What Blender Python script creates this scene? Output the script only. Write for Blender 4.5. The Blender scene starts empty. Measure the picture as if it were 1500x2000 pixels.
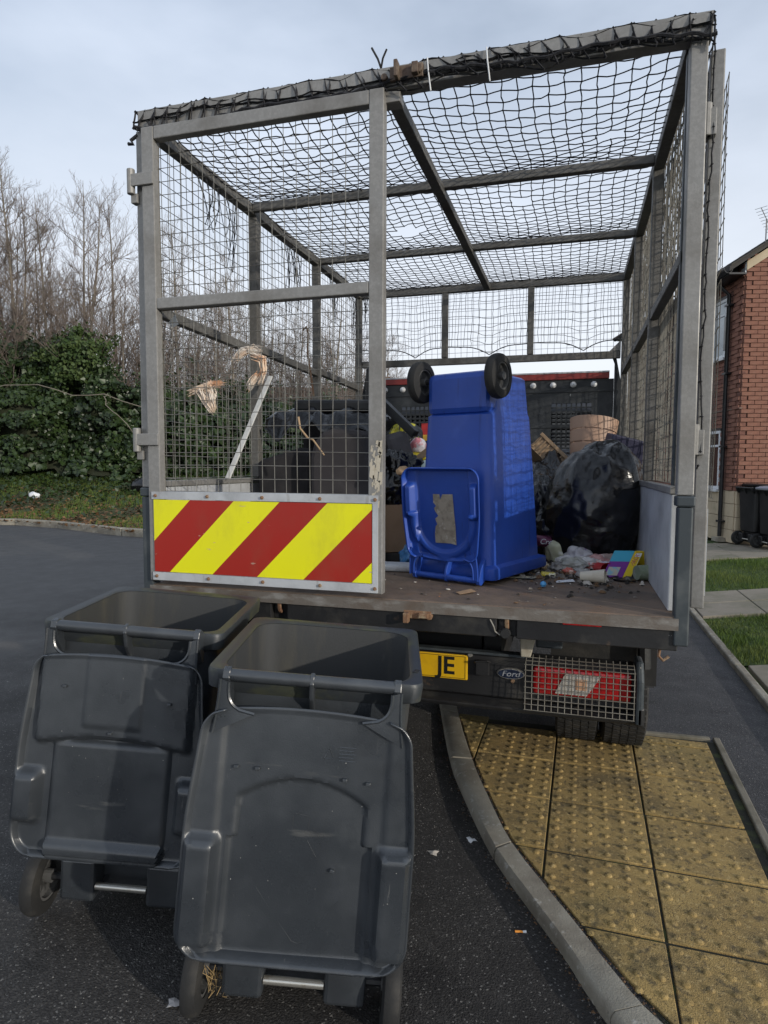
import bpy, math, random
import numpy as np
from mathutils import Vector, Matrix, noise
random.seed(7); rng = np.random.default_rng(7)
R = math.radians
sc = bpy.context.scene
COL = sc.collection

# ------------------------------------------------------------------ camera
CY, CP, CR = R(-16.286), R(-4.161), R(0.219)
fw = Vector((math.sin(CY)*math.cos(CP), math.cos(CY)*math.cos(CP), math.sin(CP)))
r0 = Vector((math.cos(CY), -math.sin(CY), 0)); u0 = r0.cross(fw)
rt = r0*math.cos(CR) + u0*math.sin(CR); up = u0*math.cos(CR) - r0*math.sin(CR)
cam = bpy.data.cameras.new('camera'); cam.sensor_fit = 'HORIZONTAL'; cam.sensor_width = 36
cam.lens = 36*1258.5/1500; cam.clip_start = .05; cam.clip_end = 2000
co = bpy.data.objects.new('camera', cam); COL.objects.link(co)
co.matrix_world = Matrix(((rt.x, up.x, -fw.x, .7239), (rt.y, up.y, -fw.y, -2.5133), (rt.z, up.z, -fw.z, 1.55), (0, 0, 0, 1)))
sc.camera = co

# ------------------------------------------------------------------ sky, sun, exposure
SUN_AZ, SUN_EL = R(118), R(13)          # azimuth clockwise from +Y
w = bpy.data.worlds.new('World'); sc.world = w; w.use_nodes = True
nt = w.node_tree; nt.nodes.clear()
out = nt.nodes.new('ShaderNodeOutputWorld'); bg = nt.nodes.new('ShaderNodeBackground')
sky = nt.nodes.new('ShaderNodeTexSky'); sky.sky_type = 'NISHITA'; sky.sun_disc = False
sky.sun_elevation = SUN_EL; sky.sun_rotation = SUN_AZ; sky.air_density = 1.0; sky.dust_density = 2.0; sky.ozone_density = 1.5
tc = nt.nodes.new('ShaderNodeTexCoord'); mp = nt.nodes.new('ShaderNodeMapping'); mp.inputs['Scale'].default_value = (1, 1, 2.6)
nz = nt.nodes.new('ShaderNodeTexNoise'); nz.inputs['Scale'].default_value = 1.7; nz.inputs['Detail'].default_value = 6; nz.inputs['Roughness'].default_value = .5
mr = nt.nodes.new('ShaderNodeMapRange'); mr.inputs[1].default_value = .36; mr.inputs[2].default_value = .66; mr.inputs[3].default_value = .45; mr.inputs[4].default_value = .98
mx = nt.nodes.new('ShaderNodeMix'); mx.data_type = 'RGBA'
mx.inputs[7].default_value = (4.9, 5.55, 6.65, 1)
L = nt.links.new
L(tc.outputs['Generated'], mp.inputs[0]); L(mp.outputs[0], nz.inputs['Vector']); L(nz.outputs[0], mr.inputs[0])
L(mr.outputs[0], mx.inputs[0]); L(sky.outputs[0], mx.inputs[6]); sz = nt.nodes.new('ShaderNodeSeparateXYZ'); L(tc.outputs['Generated'], sz.inputs[0])
hz_ = nt.nodes.new('ShaderNodeMapRange'); hz_.interpolation_type = 'SMOOTHSTEP'; hz_.inputs[1].default_value = .62; hz_.inputs[2].default_value = .0; hz_.inputs[3].default_value = 0; hz_.inputs[4].default_value = .85; L(sz.outputs[2], hz_.inputs[0])
m2 = nt.nodes.new('ShaderNodeMix'); m2.data_type = 'RGBA'; m2.inputs[7].default_value = (6.7, 6.95, 7.3, 1); L(hz_.outputs[0], m2.inputs[0]); L(mx.outputs[2], m2.inputs[6]); L(m2.outputs[2], bg.inputs[0]); L(bg.outputs[0], out.inputs[0])
bg.inputs[1].default_value = .1
sl = bpy.data.lights.new('sun', 'SUN'); sl.energy = 1.7; sl.angle = R(.9); sl.color = (1, .93, .82)
so = bpy.data.objects.new('sun', sl); COL.objects.link(so)
sd = Vector((math.sin(SUN_AZ)*math.cos(SUN_EL), math.cos(SUN_AZ)*math.cos(SUN_EL), math.sin(SUN_EL)))
so.rotation_euler = sd.to_track_quat('Z', 'Y').to_euler(); so.location = (20, -20, 20)
vs = sc.view_settings; vs.view_transform = 'Standard'; vs.look = 'None'; vs.exposure = 0.56; vs.gamma = 1

# ------------------------------------------------------------------ material helper
def M(name, col, layers=(), rough=.5, metal=0, bump=0, bscale=80, spec=.5, rvar=0, coat=0, bdist=.004, alpha=None, trans=0, bst=None):
    """layers: (colour, scale, lo, hi, amount[, kind[, stretch]])"""
    m = bpy.data.materials.new(name); m.use_nodes = True
    t = m.node_tree; b = t.nodes['Principled BSDF']; ln = t.links.new
    b.inputs['Roughness'].default_value = rough; b.inputs['Metallic'].default_value = metal
    b.inputs['Specular IOR Level'].default_value = spec; b.inputs['Coat Weight'].default_value = coat
    if trans: b.inputs['Transmission Weight'].default_value = trans
    if alpha is not None: b.inputs['Alpha'].default_value = alpha
    tcn = t.nodes.new('ShaderNodeTexCoord'); vec = tcn.outputs['Object']
    cur = None
    c0 = t.nodes.new('ShaderNodeRGB'); c0.outputs[0].default_value = (*col, 1); cur = c0.outputs[0]
    for i, ly in enumerate(layers):
        c, s, lo, hi, amt = ly[:5]; kind = ly[5] if len(ly) > 5 else 'noise'; st = ly[6] if len(ly) > 6 else None
        v = vec
        mpn = t.nodes.new('ShaderNodeMapping'); mpn.inputs['Location'].default_value = (i*3.1, i*1.7, i*2.3)
        if st: mpn.inputs['Scale'].default_value = st
        ln(vec, mpn.inputs[0]); v = mpn.outputs[0]
        if kind == 'noise':
            n = t.nodes.new('ShaderNodeTexNoise'); n.inputs['Scale'].default_value = s; n.inputs['Detail'].default_value = 6; n.inputs['Roughness'].default_value = .62
            ln(v, n.inputs['Vector']); o = n.outputs[0]
        else:
            n = t.nodes.new('ShaderNodeTexVoronoi'); n.inputs['Scale'].default_value = s; ln(v, n.inputs['Vector'])
            if kind == 'cell':
                sp = t.nodes.new('ShaderNodeSeparateColor'); ln(n.outputs['Color'], sp.inputs[0]); o = sp.outputs[0]
            else: o = n.outputs['Distance']
        r_ = t.nodes.new('ShaderNodeMapRange'); r_.inputs[1].default_value = lo; r_.inputs[2].default_value = hi; r_.inputs[3].default_value = 0; r_.inputs[4].default_value = amt
        ln(o, r_.inputs[0])
        mm = t.nodes.new('ShaderNodeMix'); mm.data_type = 'RGBA'; ln(r_.outputs[0], mm.inputs[0]); ln(cur, mm.inputs[6]); mm.inputs[7].default_value = (*c, 1)
        cur = mm.outputs[2]
    ln(cur, b.inputs['Base Color'])
    if rvar:
        n = t.nodes.new('ShaderNodeTexNoise'); n.inputs['Scale'].default_value = 5; n.inputs['Detail'].default_value = 8; ln(vec, n.inputs['Vector'])
        r_ = t.nodes.new('ShaderNodeMapRange'); r_.inputs[1].default_value = .3; r_.inputs[2].default_value = .7
        r_.inputs[3].default_value = max(0, rough-rvar); r_.inputs[4].default_value = min(1, rough+rvar); ln(n.outputs[0], r_.inputs[0]); ln(r_.outputs[0], b.inputs['Roughness'])
    if bump:
        n = t.nodes.new('ShaderNodeTexNoise'); n.inputs['Scale'].default_value = bscale; n.inputs['Detail'].default_value = 5
        if bst:
            mb_ = t.nodes.new('ShaderNodeMapping'); mb_.inputs['Scale'].default_value = bst[:3]; mb_.inputs['Rotation'].default_value = bst[3:6]; ln(vec, mb_.inputs[0]); ln(mb_.outputs[0], n.inputs['Vector']); n.inputs['Distortion'].default_value = 1.2
        else: ln(vec, n.inputs['Vector'])
        bm = t.nodes.new('ShaderNodeBump'); bm.inputs['Strength'].default_value = bump; bm.inputs['Distance'].default_value = bdist
        ln(n.outputs[0], bm.inputs['Height']); ln(bm.outputs[0], b.inputs['Normal'])
    return m

galv = M('galvanised_steel', (.25, .243, .230), [((.31, .30, .285), 60, .45, .6, .6), ((.13, .118, .10), 3.5, .5, .72, .7), ((.40, .395, .385), 9, .62, .75, .45, 'noise', (1, 1, .3)), ((.16, .09, .05), 16, .68, .8, .7)], .50, .25, .15, 120, rvar=.12)
galv_shaded = M('shaded_galvanised', (.115, .110, .10), [((.17, .165, .155), 50, .45, .6, .6), ((.06, .054, .046), 4, .5, .7, .8), ((.22, .215, .2), 9, .64, .76, .5)], .6, .15, .15, 100, rvar=.1)  # darker copy of galv: shade on the inner cage bars put into the colour
galv2 = M('dull_galvanised_sheet', (.52, .535, .55), [((.34, .35, .36), 6, .45, .68, .8), ((.52, .53, .53), 18, .58, .72, .6, 'noise', (1, 1, .5)), ((.22, .19, .15), 40, .6, .7, .4, 'noise', (1, 1, .15))], .5, .15, .2, 90, rvar=.12)
wire = M('mesh_wire_steel', (.26, .245, .21), [((.12, .10, .08), 9, .45, .65, .7)], .5, .3)
wired = M('dark_mesh_wire', (.16, .15, .13), [((.06, .055, .05), 9, .45, .65, .7)], .55, .2)
rope = M('black_net_cord', (.012, .012, .015), [((.05, .05, .055), 60, .5, .7, .6)], .85, 0, .3, 500)
blackp = M('black_chassis_paint', (.016, .016, .017), [((.07, .065, .055), 7, .52, .72, .6), ((.45, .45, .43), 26, .71, .74, .9), ((.16, .10, .06), 12, .66, .76, .6)], .5, 0, .15, 60, rvar=.15)
headm = M('headboard_black_paint', (.022, .025, .028), [((.07, .075, .08), 6, .5, .7, .6), ((.45, .46, .46), 30, .69, .72, .8, 'noise', (1, 1, .4))], .55, 0, .12, 50, rvar=.1)
darkpost = M('dark_grey_post_paint', (.045, .055, .062), [((.12, .13, .13), 8, .5, .7, .6), ((.55, .5, .42), 22, .70, .73, .9)], .5, .1, .1, 70)
bedm = M('rusty_bed_floor', (.17, .12, .085), [((.085, .066, .052), 4, .42, .62, .85), ((.20, .11, .055), 9, .55, .72, .7), ((.26, .24, .22), 22, .66, .74, .5), ((.03, .025, .022), 55, .6, .7, .6)], .75, 0, .5, 60, rvar=.15)
rust = M('rusty_iron', (.20, .11, .06), [((.35, .28, .18), 25, .5, .65, .8), ((.10, .04, .025), 40, .52, .7, .8)], .8, 0, .4, 150)
rubber = M('tyre_rubber', (.016, .016, .016), [((.06, .055, .048), 12, .48, .7, .6)], .8, 0, .2, 120)
greybin = M('slate_grey_bin_plastic', (.028, .0325, .038), [((.046, .052, .059), 2.5, .40, .64, .85), ((.075, .082, .086), 6, .58, .76, .5), ((.38, .38, .37), 150, .75, .775, .75), ((.15, .15, .145), 26, .69, .74, .6, 'noise', (4, 1, .25)), ((.11, .11, .105), 11, .66, .73, .55, 'noise', (.3, 1, 2.5)), ((.016, .017, .019), 1.7, .58, .74, .6)], .33, 0, .10, 300, rvar=.15, spec=.85)
greyin = M('grime_streaked_bin_inside', (.040, .042, .043), [((.075, .070, .055), 7, .50, .70, .7, 'noise', (1.6, 1.6, .25)), ((.13, .125, .115), 16, .64, .76, .5, 'noise', (1, 1, .3)), ((.4, .39, .35), 90, .74, .77, .7)], .7, 0, .1, 120)
rimm = M('algae_stained_rim_plastic', (.032, .037, .042), [((.09, .095, .045), 4, .52, .68, .85), ((.11, .075, .065), 6, .6, .74, .7), ((.3, .3, .28), 100, .75, .78, .6)], .45, 0, .08, 200)
bluebin = M('blue_bin_plastic', (.019, .074, .40), [((.015, .055, .30), 3, .42, .65, .75), ((.04, .105, .46), 8, .60, .76, .55), ((.20, .24, .36), 140, .735, .765, .6), ((.010, .016, .06), 12, .62, .74, .75, 'noise', (2.5, 2.5, .12)), ((.10, .12, .2), 30, .70, .74, .5, 'noise', (3, 1, .3)), ((.06, .055, .05), 2.2, .62, .78, .45)], .40, 0, .08, 250, rvar=.12)
blackbin = M('black_bin_plastic', (.012, .012, .013), [((.03, .03, .03), 5, .45, .7, .6)], .45)
bagm = M('black_polythene', (.006, .006, .007), [((.012, .013, .015), 6, .5, .7, .7)], .22, 0, .26, 9, spec=.6, bdist=.010, bst=(1.0, 1.0, 3.0, .5, -.6, 0))
rimgrey = M('grey_wheel_plastic', (.10, .10, .10), [((.045, .045, .042), 14, .45, .7, .7)], .55)
axle = M('galvanised_axle', (.6, .58, .52), [((.3, .22, .14), 20, .55, .7, .7)], .3, .8)
white = M('white_plastic', (.72, .73, .74), [((.5, .5, .48), 12, .55, .7, .5)], .5)
fabric = M('dark_grey_upholstery', (.026, .025, .027), [((.05, .047, .048), 7, .45, .7, .8), ((.12, .11, .10), 70, .68, .74, .4)], .95, 0, .5, 350, spec=.15)
fabric2 = M('mid_grey_upholstery', (.10, .095, .10), [((.16, .15, .15), 7, .45, .7, .7)], .95, 0, .4, 350, spec=.15)
blackcloth = M('black_leatherette', (.010, .010, .011), [((.025, .025, .026), 8, .5, .7, .6)], .5, 0, .2, 100)
card = M('brown_cardboard', (.34, .22, .13), [((.24, .15, .085), 5, .5, .7, .7)], .9)
woodp = M('pale_bare_wood', (.45, .31, .18), [((.30, .19, .10), 6, .45, .65, .7, 'noise', (1, 8, 8))], .75)
tan = M('tan_basket_plastic', (.42, .27, .19), [((.33, .21, .15), 6, .5, .7, .6)], .55)
brownp = M('brown_crate_plastic', (.28, .19, .11), [((.2, .13, .08), 8, .5, .7, .6)], .55)
chrome = M('bright_bolt_steel', (.5, .48, .44), [((.25, .2, .15), 60, .5, .7, .6)], .4, .7)

def asphalt(name, base, light, wet):
    return M(name, base, [(light, 150, .62, .80, .85, 'cell'), (wet, .55, .42, .60, .85), ((base[0]*2.0, base[1]*1.95, base[2]*1.9), 1.3, .55, .72, .6), ((.012, .011, .011), 3.1, .58, .72, .7), ((.22, .21, .195), 210, .955, .985, .85, 'cell'), ((.010, .009, .009), .9, .485, .5, .0)],
             .70, 0, 1.0, 170, rvar=.16, bdist=.008, spec=.35)
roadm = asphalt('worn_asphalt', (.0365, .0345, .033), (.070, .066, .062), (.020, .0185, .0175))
def paint_road_light(m):  # light on the left and shade by kerb and bins, put into road colour
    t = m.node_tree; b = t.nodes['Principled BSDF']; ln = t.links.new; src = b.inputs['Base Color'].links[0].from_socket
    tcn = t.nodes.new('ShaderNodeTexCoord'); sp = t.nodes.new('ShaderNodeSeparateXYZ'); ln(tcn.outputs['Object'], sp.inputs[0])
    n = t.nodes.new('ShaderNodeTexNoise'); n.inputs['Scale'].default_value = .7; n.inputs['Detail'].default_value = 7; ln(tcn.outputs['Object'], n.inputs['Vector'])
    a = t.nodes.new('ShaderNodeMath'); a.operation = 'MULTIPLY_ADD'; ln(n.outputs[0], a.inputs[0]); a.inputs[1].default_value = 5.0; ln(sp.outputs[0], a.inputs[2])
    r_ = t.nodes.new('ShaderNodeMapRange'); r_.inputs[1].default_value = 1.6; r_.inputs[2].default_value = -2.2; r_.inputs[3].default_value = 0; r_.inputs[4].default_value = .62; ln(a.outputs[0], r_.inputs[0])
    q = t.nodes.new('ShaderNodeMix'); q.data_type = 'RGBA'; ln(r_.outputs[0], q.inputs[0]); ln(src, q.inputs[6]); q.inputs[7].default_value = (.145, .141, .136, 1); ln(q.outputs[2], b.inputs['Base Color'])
paint_road_light(roadm)
footm = asphalt('grey_footway_tarmac', (.060, .061, .064), (.10, .10, .105), (.042, .042, .045))
kerbm = M('weathered_concrete_kerb', (.31, .285, .23), [((.18, .155, .12), 4, .42, .62, .85), ((.54, .52, .47), 30, .58, .7, .6), ((.07, .065, .05), 2.3, .6, .76, .7), ((.03, .028, .02), 90, .68, .73, .7)], .88, 0, .5, 160)
tactm = M('buff_tactile_concrete', (.40, .275, .098), [((.29, .195, .07), 2.2, .38, .58, .85), ((.14, .105, .05), 6, .46, .64, .75), ((.52, .38, .17), 55, .54, .66, .65), ((.07, .058, .035), 26, .54, .65, .7), ((.10, .095, .036), 1.4, .54, .70, .6), ((.025, .021, .015), 120, .58, .66, .8), ((.6, .55, .45), 24, .73, .75, .8)], .92, 0, .8, 220, bdist=.005)
tactd = M('blackened_joint_sand', (.022, .022, .015), [((.06, .075, .02), 9, .5, .65, .8)], .95, 0, .5, 120)
slabm = M('mossy_paving_flag', (.27, .235, .185), [((.17, .16, .11), 2.5, .45, .65, .8), ((.11, .12, .045), 4, .58, .75, .6), ((.35, .32, .28), 30, .58, .7, .5)], .9, 0, .4, 90)
soil = M('leafy_verge_soil', (.055, .06, .022), [((.06, .085, .022), .8, .42, .55, .9), ((.10, .06, .033), 2.2, .55, .68, .8), ((.03, .026, .015), 5, .55, .7, .7)], .95, 0, .9, 30, bdist=.03)
grassg = M('lawn_soil', (.045, .075, .015), [((.07, .10, .02), 3, .45, .65, .8), ((.05, .04, .02), 1.3, .6, .75, .7)], .95, 0, .6, 60, bdist=.02)
grassm = M('grass_blade', (.085, .135, .022), [((.14, .17, .04), 1.5, .42, .58, .8), ((.05, .10, .015), 5, .5, .65, .8), ((.16, .14, .05), 11, .62, .7, .7)], .7, spec=.25)
ivym = M('ivy_leaf', (.026, .047, .013), [((.045, .075, .02), 3, .48, .62, .85), ((.016, .028, .011), .9, .45, .58, .85), ((.12, .11, .03), 7, .66, .74, .7), ((.085, .115, .045), 19, .60, .7, .6)], .42, spec=.4)
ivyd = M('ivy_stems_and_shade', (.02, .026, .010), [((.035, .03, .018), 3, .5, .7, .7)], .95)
littm = M('dead_leaf', (.15, .075, .03), [((.22, .13, .06), 4, .5, .6, .8), ((.07, .035, .02), 9, .5, .65, .8)], .85)
barkm = M('grey_brown_bark', (.20, .175, .14), [((.12, .10, .078), 4, .45, .65, .8), ((.28, .26, .21), 8, .58, .7, .6)], .9, 0, .4, 30)
twigm = M('reddish_twig', (.20, .162, .135), [((.145, .112, .094), 1.5, .45, .6, .8), ((.26, .225, .17), 3, .56, .7, .7)], .9)
mortar = M('grey_mortar', (.20, .135, .108), [((.14, .095, .078), 6, .5, .7, .6)], .95)
brickm = M('red_brick', (.185, .082, .060), [((.26, .12, .08), .9, .35, .65, .8, 'cell', (4.4, 4.4, 13.3)), ((.12, .052, .042), 1, .66, .9, .8, 'cell', (4.4, 4.4, 13.3)), ((.29, .17, .13), 9, .58, .74, .5), ((.13, .08, .065), 1.1, .55, .75, .5)], .9, 0, .4, 90)
stonem = M('cream_block_stone', (.52, .43, .30), [((.40, .33, .23), 2, .45, .65, .7), ((.2, .2, .12), 3, .62, .78, .5)], .9, 0, .3, 50)
rooft = M('dark_roof_tile', (.05, .045, .042), [((.08, .075, .05), 4, .5, .7, .7)], .85, 0, .4, 20)
blackpipe = M('black_gutter_plastic', (.012, .013, .015), [((.03, .03, .035), 4, .5, .7, .5)], .35)
upvc = M('white_window_plastic', (.70, .72, .74), [((.6, .62, .63), 4, .5, .7, .5)], .4)
glassm = M('window_pane', (.28, .33, .36), [((.42, .47, .50), 1.2, .4, .6, .8)], .08, 0, spec=.8)
darkglass = M('dark_window_pane', (.015, .017, .02), rough=.06, spec=.8)
yellowp = M('number_plate_yellow', (.72, .42, .01), [((.55, .3, .02), 14, .55, .7, .5)], .35)
blackt = M('black_print', (.008, .008, .008), rough=.5)
redlens = M('red_lamp_lens', (.42, .012, .012), [((.25, .01, .01), 50, .45, .6, .7, 'noise', (3, 1, .3))], .2, coat=.5)
clearlens = M('clear_lamp_lens', (.50, .48, .44), [((.35, .32, .27), 60, .45, .6, .7, 'noise', (4, 1, .2))], .25, coat=.4)
redp = M('red_paint_strip', (.26, .035, .03), [((.15, .03, .03), 10, .5, .7, .6)], .5)
foliage2 = M('evergreen_leaf', (.04, .07, .02), [((.07, .10, .03), 2, .45, .6, .8)], .6, spec=.3)

# ------------------------------------------------------------------ mesh helper
class MB:
    def __init__(s): s.v = []; s.f = []
    def add(s, v, f):
        n = len(s.v); s.v += [tuple(p) for p in v]; s.f += [tuple(i+n for i in q) for q in f]; return s
    def box(s, x0, x1, y0, y1, z0, z1):
        return s.add([(x0, y0, z0), (x1, y0, z0), (x1, y1, z0), (x0, y1, z0), (x0, y0, z1), (x1, y0, z1), (x1, y1, z1), (x0, y1, z1)],
                     [(0, 3, 2, 1), (4, 5, 6, 7), (0, 1, 5, 4), (1, 2, 6, 5), (2, 3, 7, 6), (3, 0, 4, 7)])
    def beam(s, a, b, wd, ht, upv=(0, 0, 1)):
        a = Vector(a); b = Vector(b); d = (b-a).normalized(); u = Vector(upv)
        sx = d.cross(u)
        if sx.length < 1e-4: sx = d.cross(Vector((0, 1, 0)))
        sx.normalize(); u = sx.cross(d)
        p = []
        for q in (a, b):
            for i, j in ((-1, -1), (1, -1), (1, 1), (-1, 1)): p.append(q+sx*wd/2*i+u*ht/2*j)
        return s.add(p, [(3, 2, 1, 0), (4, 5, 6, 7), (0, 1, 5, 4), (1, 2, 6, 5), (2, 3, 7, 6), (3, 0, 4, 7)])
    def tube(s, pts, rad, n=6, cap=True):
        pts = [Vector(p) for p in pts]; k = len(pts)
        rads = rad if isinstance(rad, (list, tuple)) else [rad]*k
        base = len(s.v); prev = None
        for i, p in enumerate(pts):
            d = (pts[min(i+1, k-1)]-pts[max(i-1, 0)])
            if d.length < 1e-9: d = Vector((0, 0, 1))
            d.normalize()
            ref = Vector((0, 0, 1)) if abs(d.z) < .9 else Vector((1, 0, 0))
            if prev is None: sx = d.cross(ref).normalized()
            else:
                sx = (prev-d*prev.dot(d))
                sx = sx.normalized() if sx.length > 1e-6 else d.cross(ref).normalized()
            prev = sx; u = d.cross(sx)
            for j in range(n):
                t = 2*math.pi*j/n; s.v.append(tuple(p+(sx*math.cos(t)+u*math.sin(t))*rads[i]))
        for i in range(k-1):
            for j in range(n):
                a = base+i*n+j; b = base+i*n+(j+1) % n; s.f.append((a, b, b+n, a+n))
        if cap and n > 2:
            s.f.append(tuple(base+j for j in reversed(range(n)))); s.f.append(tuple(base+(k-1)*n+j for j in range(n)))
        return s
    def lathe(s, prof, n=24, axis='x', c=(0, 0, 0)):
        """prof: list (along, radius)"""
        base = len(s.v); k = len(prof)
        for (h, r_) in prof:
            for j in range(n):
                t = 2*math.pi*j/n; a, b = r_*math.cos(t), r_*math.sin(t)
                s.v.append({'x': (c[0]+h, c[1]+a, c[2]+b), 'y': (c[0]+a, c[1]+h, c[2]+b), 'z': (c[0]+a, c[1]+b, c[2]+h)}[axis])
        for i in range(k-1):
            for j in range(n):
                a = base+i*n+j; b = base+i*n+(j+1) % n; s.f.append((a, b, b+n, a+n))
        return s
    def prism(s, poly, d0, d1, axis='y'):
        n = len(poly)
        def P(a, b, d): return {'y': (a, d, b), 'x': (d, a, b), 'z': (a, b, d)}[axis]
        v = [P(a, b, d0) for a, b in poly]+[P(a, b, d1) for a, b in poly]
        f = [tuple(range(n)), tuple(reversed(range(n, 2*n)))]+[(i, i+n, (i+1) % n+n, (i+1) % n) for i in range(n)]
        return s.add(v, f)
    def loft(s, secs, cap0=True, cap1=True):
        n = len(secs[0]); base = len(s.v)
        for q in secs: s.v += [tuple(p) for p in q]
        for i in range(len(secs)-1):
            for j in range(n):
                a = base+i*n+j; b = base+i*n+(j+1) % n; s.f.append((a, b, b+n, a+n))
        if cap0: s.f.append(tuple(base+j for j in reversed(range(n))))
        if cap1: s.f.append(tuple(base+(len(secs)-1)*n+j for j in range(n)))
        return s
    def grid(s, P):
        """P[i][j] points"""
        ni, nj = len(P), len(P[0]); base = len(s.v)
        for row in P: s.v += [tuple(p) for p in row]
        for i in range(ni-1):
            for j in range(nj-1):
                a = base+i*nj+j; s.f.append((a, a+1, a+nj+1, a+nj))
        return s
    def xf(s, m, i0=0):
        for i in range(i0, len(s.v)): s.v[i] = tuple(m @ Vector(s.v[i]))
        return s
    def build(s, name, mat, parent=None, smooth=False, bevel=0, solid=0, sub=0, loc=None, rot=None, kind=None):
        me = bpy.data.meshes.new(name); me.from_pydata(s.v, [], s.f); me.update()
        return mkobj(name, me, mat, parent, smooth, bevel, solid, sub, loc, rot, kind)

def mkobj(name, me, mat, parent=None, smooth=False, bevel=0, solid=0, sub=0, loc=None, rot=None, kind=None):
    o = bpy.data.objects.new(name, me); COL.objects.link(o)
    for m in (mat if isinstance(mat, (list, tuple)) else [mat]): me.materials.append(m)
    if smooth:
        me.polygons.foreach_set('use_smooth', [True]*len(me.polygons))
        me.set_sharp_from_angle(angle=R(42))
    if parent: o.parent = parent
    if loc: o.location = loc
    if rot: o.rotation_euler = rot
    if solid:
        md = o.modifiers.new('s', 'SOLIDIFY'); md.thickness = solid; md.offset = 0
    if bevel:
        md = o.modifiers.new('b', 'BEVEL'); md.width = bevel; md.segments = 2; md.limit_method = 'ANGLE'; md.angle_limit = R(40); md.harden_normals = False
    if sub:
        md = o.modifiers.new('u', 'SUBSURF'); md.levels = sub; md.render_levels = sub
    if kind: o['kind'] = kind
    return o
def npmesh(name, V, F):
    """V (n,3) float array, F (m,k) int array"""
    me = bpy.data.meshes.new(name); V = np.asarray(V, np.float32); F = np.asarray(F, np.int32)
    k = F.shape[1]; me.vertices.add(len(V)); me.vertices.foreach_set('co', V.ravel())
    me.loops.add(F.size); me.loops.foreach_set('vertex_index', F.ravel())
    me.polygons.add(len(F)); me.polygons.foreach_set('loop_start', np.arange(len(F), dtype=np.int32)*k)
    me.polygons.foreach_set('loop_total', np.full(len(F), k, np.int32)); me.update(calc_edges=True); return me
def thing(name, label, cat, loc=(0, 0, 0), rot=(0, 0, 0), group=None):
    o = bpy.data.objects.new(name, None); COL.objects.link(o); o.location = loc; o.rotation_euler = rot
    o.empty_display_size = .1; tag(o, label, cat, group); return o
def tag(o, label, cat, group=None):
    o['label'] = label; o['category'] = cat
    if group: o['group'] = group
    return o
def struct(o): o['kind'] = 'structure'; return o
def text(name, body, size, mat, parent, loc, rot=(R(90), 0, 0), sx=1, shear=0, extrude=.0005, align='CENTER', offset=0):
    cu = bpy.data.curves.new(name, 'FONT'); cu.body = body; cu.size = size; cu.align_x = align; cu.align_y = 'CENTER'; cu.extrude = extrude; cu.shear = shear; cu.offset = offset
    tmp = bpy.data.objects.new('tmp', cu); COL.objects.link(tmp)
    dg = bpy.context.evaluated_depsgraph_get(); me = bpy.data.meshes.new_from_object(tmp.evaluated_get(dg)); me.name = name
    bpy.data.objects.remove(tmp)
    o = mkobj(name, me, mat, parent, loc=loc, rot=rot); o.scale = (sx, 1, 1); return o
def rrect(hw, y0, y1, r, n=5):
    """rounded rect outline in x,y"""
    p = []
    r = min(r, hw*.98, (y1-y0)*.49)
    for cx, cy, a0 in ((hw-r, y1-r, 0), (-hw+r, y1-r, 90), (-hw+r, y0+r, 180), (hw-r, y0+r, 270)):
        for i in range(n+1):
            t = R(a0+90*i/n); p.append((cx+r*math.cos(t), cy+r*math.sin(t)))
    return p
def sstep(a, b, x): t = min(1, max(0, (x-a)/(b-a))); return t*t*(3-2*t)
def bump1(x, a, b, e): return sstep(a-e, a+e, x)*(1-sstep(b-e, b+e, x))
def wires(mb, o, u, v, U, V, du, dv, rad, wob=.002, n=3):
    o = Vector(o); u = Vector(u); v = Vector(v); nn = u.cross(v)
    k = int(round(U/du))
    for i in range(k+1):
        a = U*i/k; pts = [o+u*(a+random.uniform(-wob, wob))+v*(V*j/3)+nn*random.uniform(-wob, wob) for j in range(4)]
        mb.tube(pts, rad, n, False)
    k = int(round(V/dv))
    for i in range(k+1):
        a = V*i/k; pts = [o+v*(a+random.uniform(-wob, wob))+u*(U*j/3)+nn*(random.uniform(-wob, wob)+rad*1.2) for j in range(4)]
        mb.tube(pts, rad, n, False)
    return mb

# ================================================================== SETTING
KO = [(-.62, 30), (-.60, 12), (-.50, 5), (-.36, 3), (-.20, 2.05), (-.039, 1.398), (.145, .743), (.272, .414), (.45, .008), (.617, -.272), (.74, -.472), (.833, -.647), (.93, -.78), (1.25, -1.12), (1.7, -1.5), (2.6, -2.05), (5, -3.1), (12, -6)]
KI = [(-.50, 30), (-.48, 12), (-.38, 5), (-.24, 3), (-.075, 2.03), (.083, 1.339), (.257, .748), (.371, .428), (.515, .066), (.656, -.175), (.771, -.359), (.918, -.60), (1.015, -.715), (1.33, -1.03), (1.76, -1.40), (2.64, -1.94), (5.04, -2.98), (12.05, -5.85)]
def cr(P, t):
    i = min(max(int(t), 0), len(P)-2); f = t-i
    p = [Vector((*P[min(max(i+k, 0), len(P)-1)], 0)) for k in (-1, 0, 1, 2)]
    return .5*((2*p[1])+(p[2]-p[0])*f+(2*p[0]-5*p[1]+4*p[2]-p[3])*f*f+(3*p[1]-p[0]-3*p[2]+p[3])*f**3)
KIy = [p[1] for p in KI][::-1]; KIx = [p[0] for p in KI][::-1]
KOy = [p[1] for p in KO][::-1]; KOx = [p[0] for p in KO][::-1]
def zr(x, y=0):
    d = max(0, .35-x)
    return -.03+.07*3.2*(1-math.exp(-d/3.2)) if d < 40 else .19
g = MB(); g.add([(-600, -600, -.2), (600, -600, -.2), (600, 900, -.2), (-600, 900, -.2)], [(0, 1, 2, 3)])
struct(g.build('ground', soil))
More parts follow.
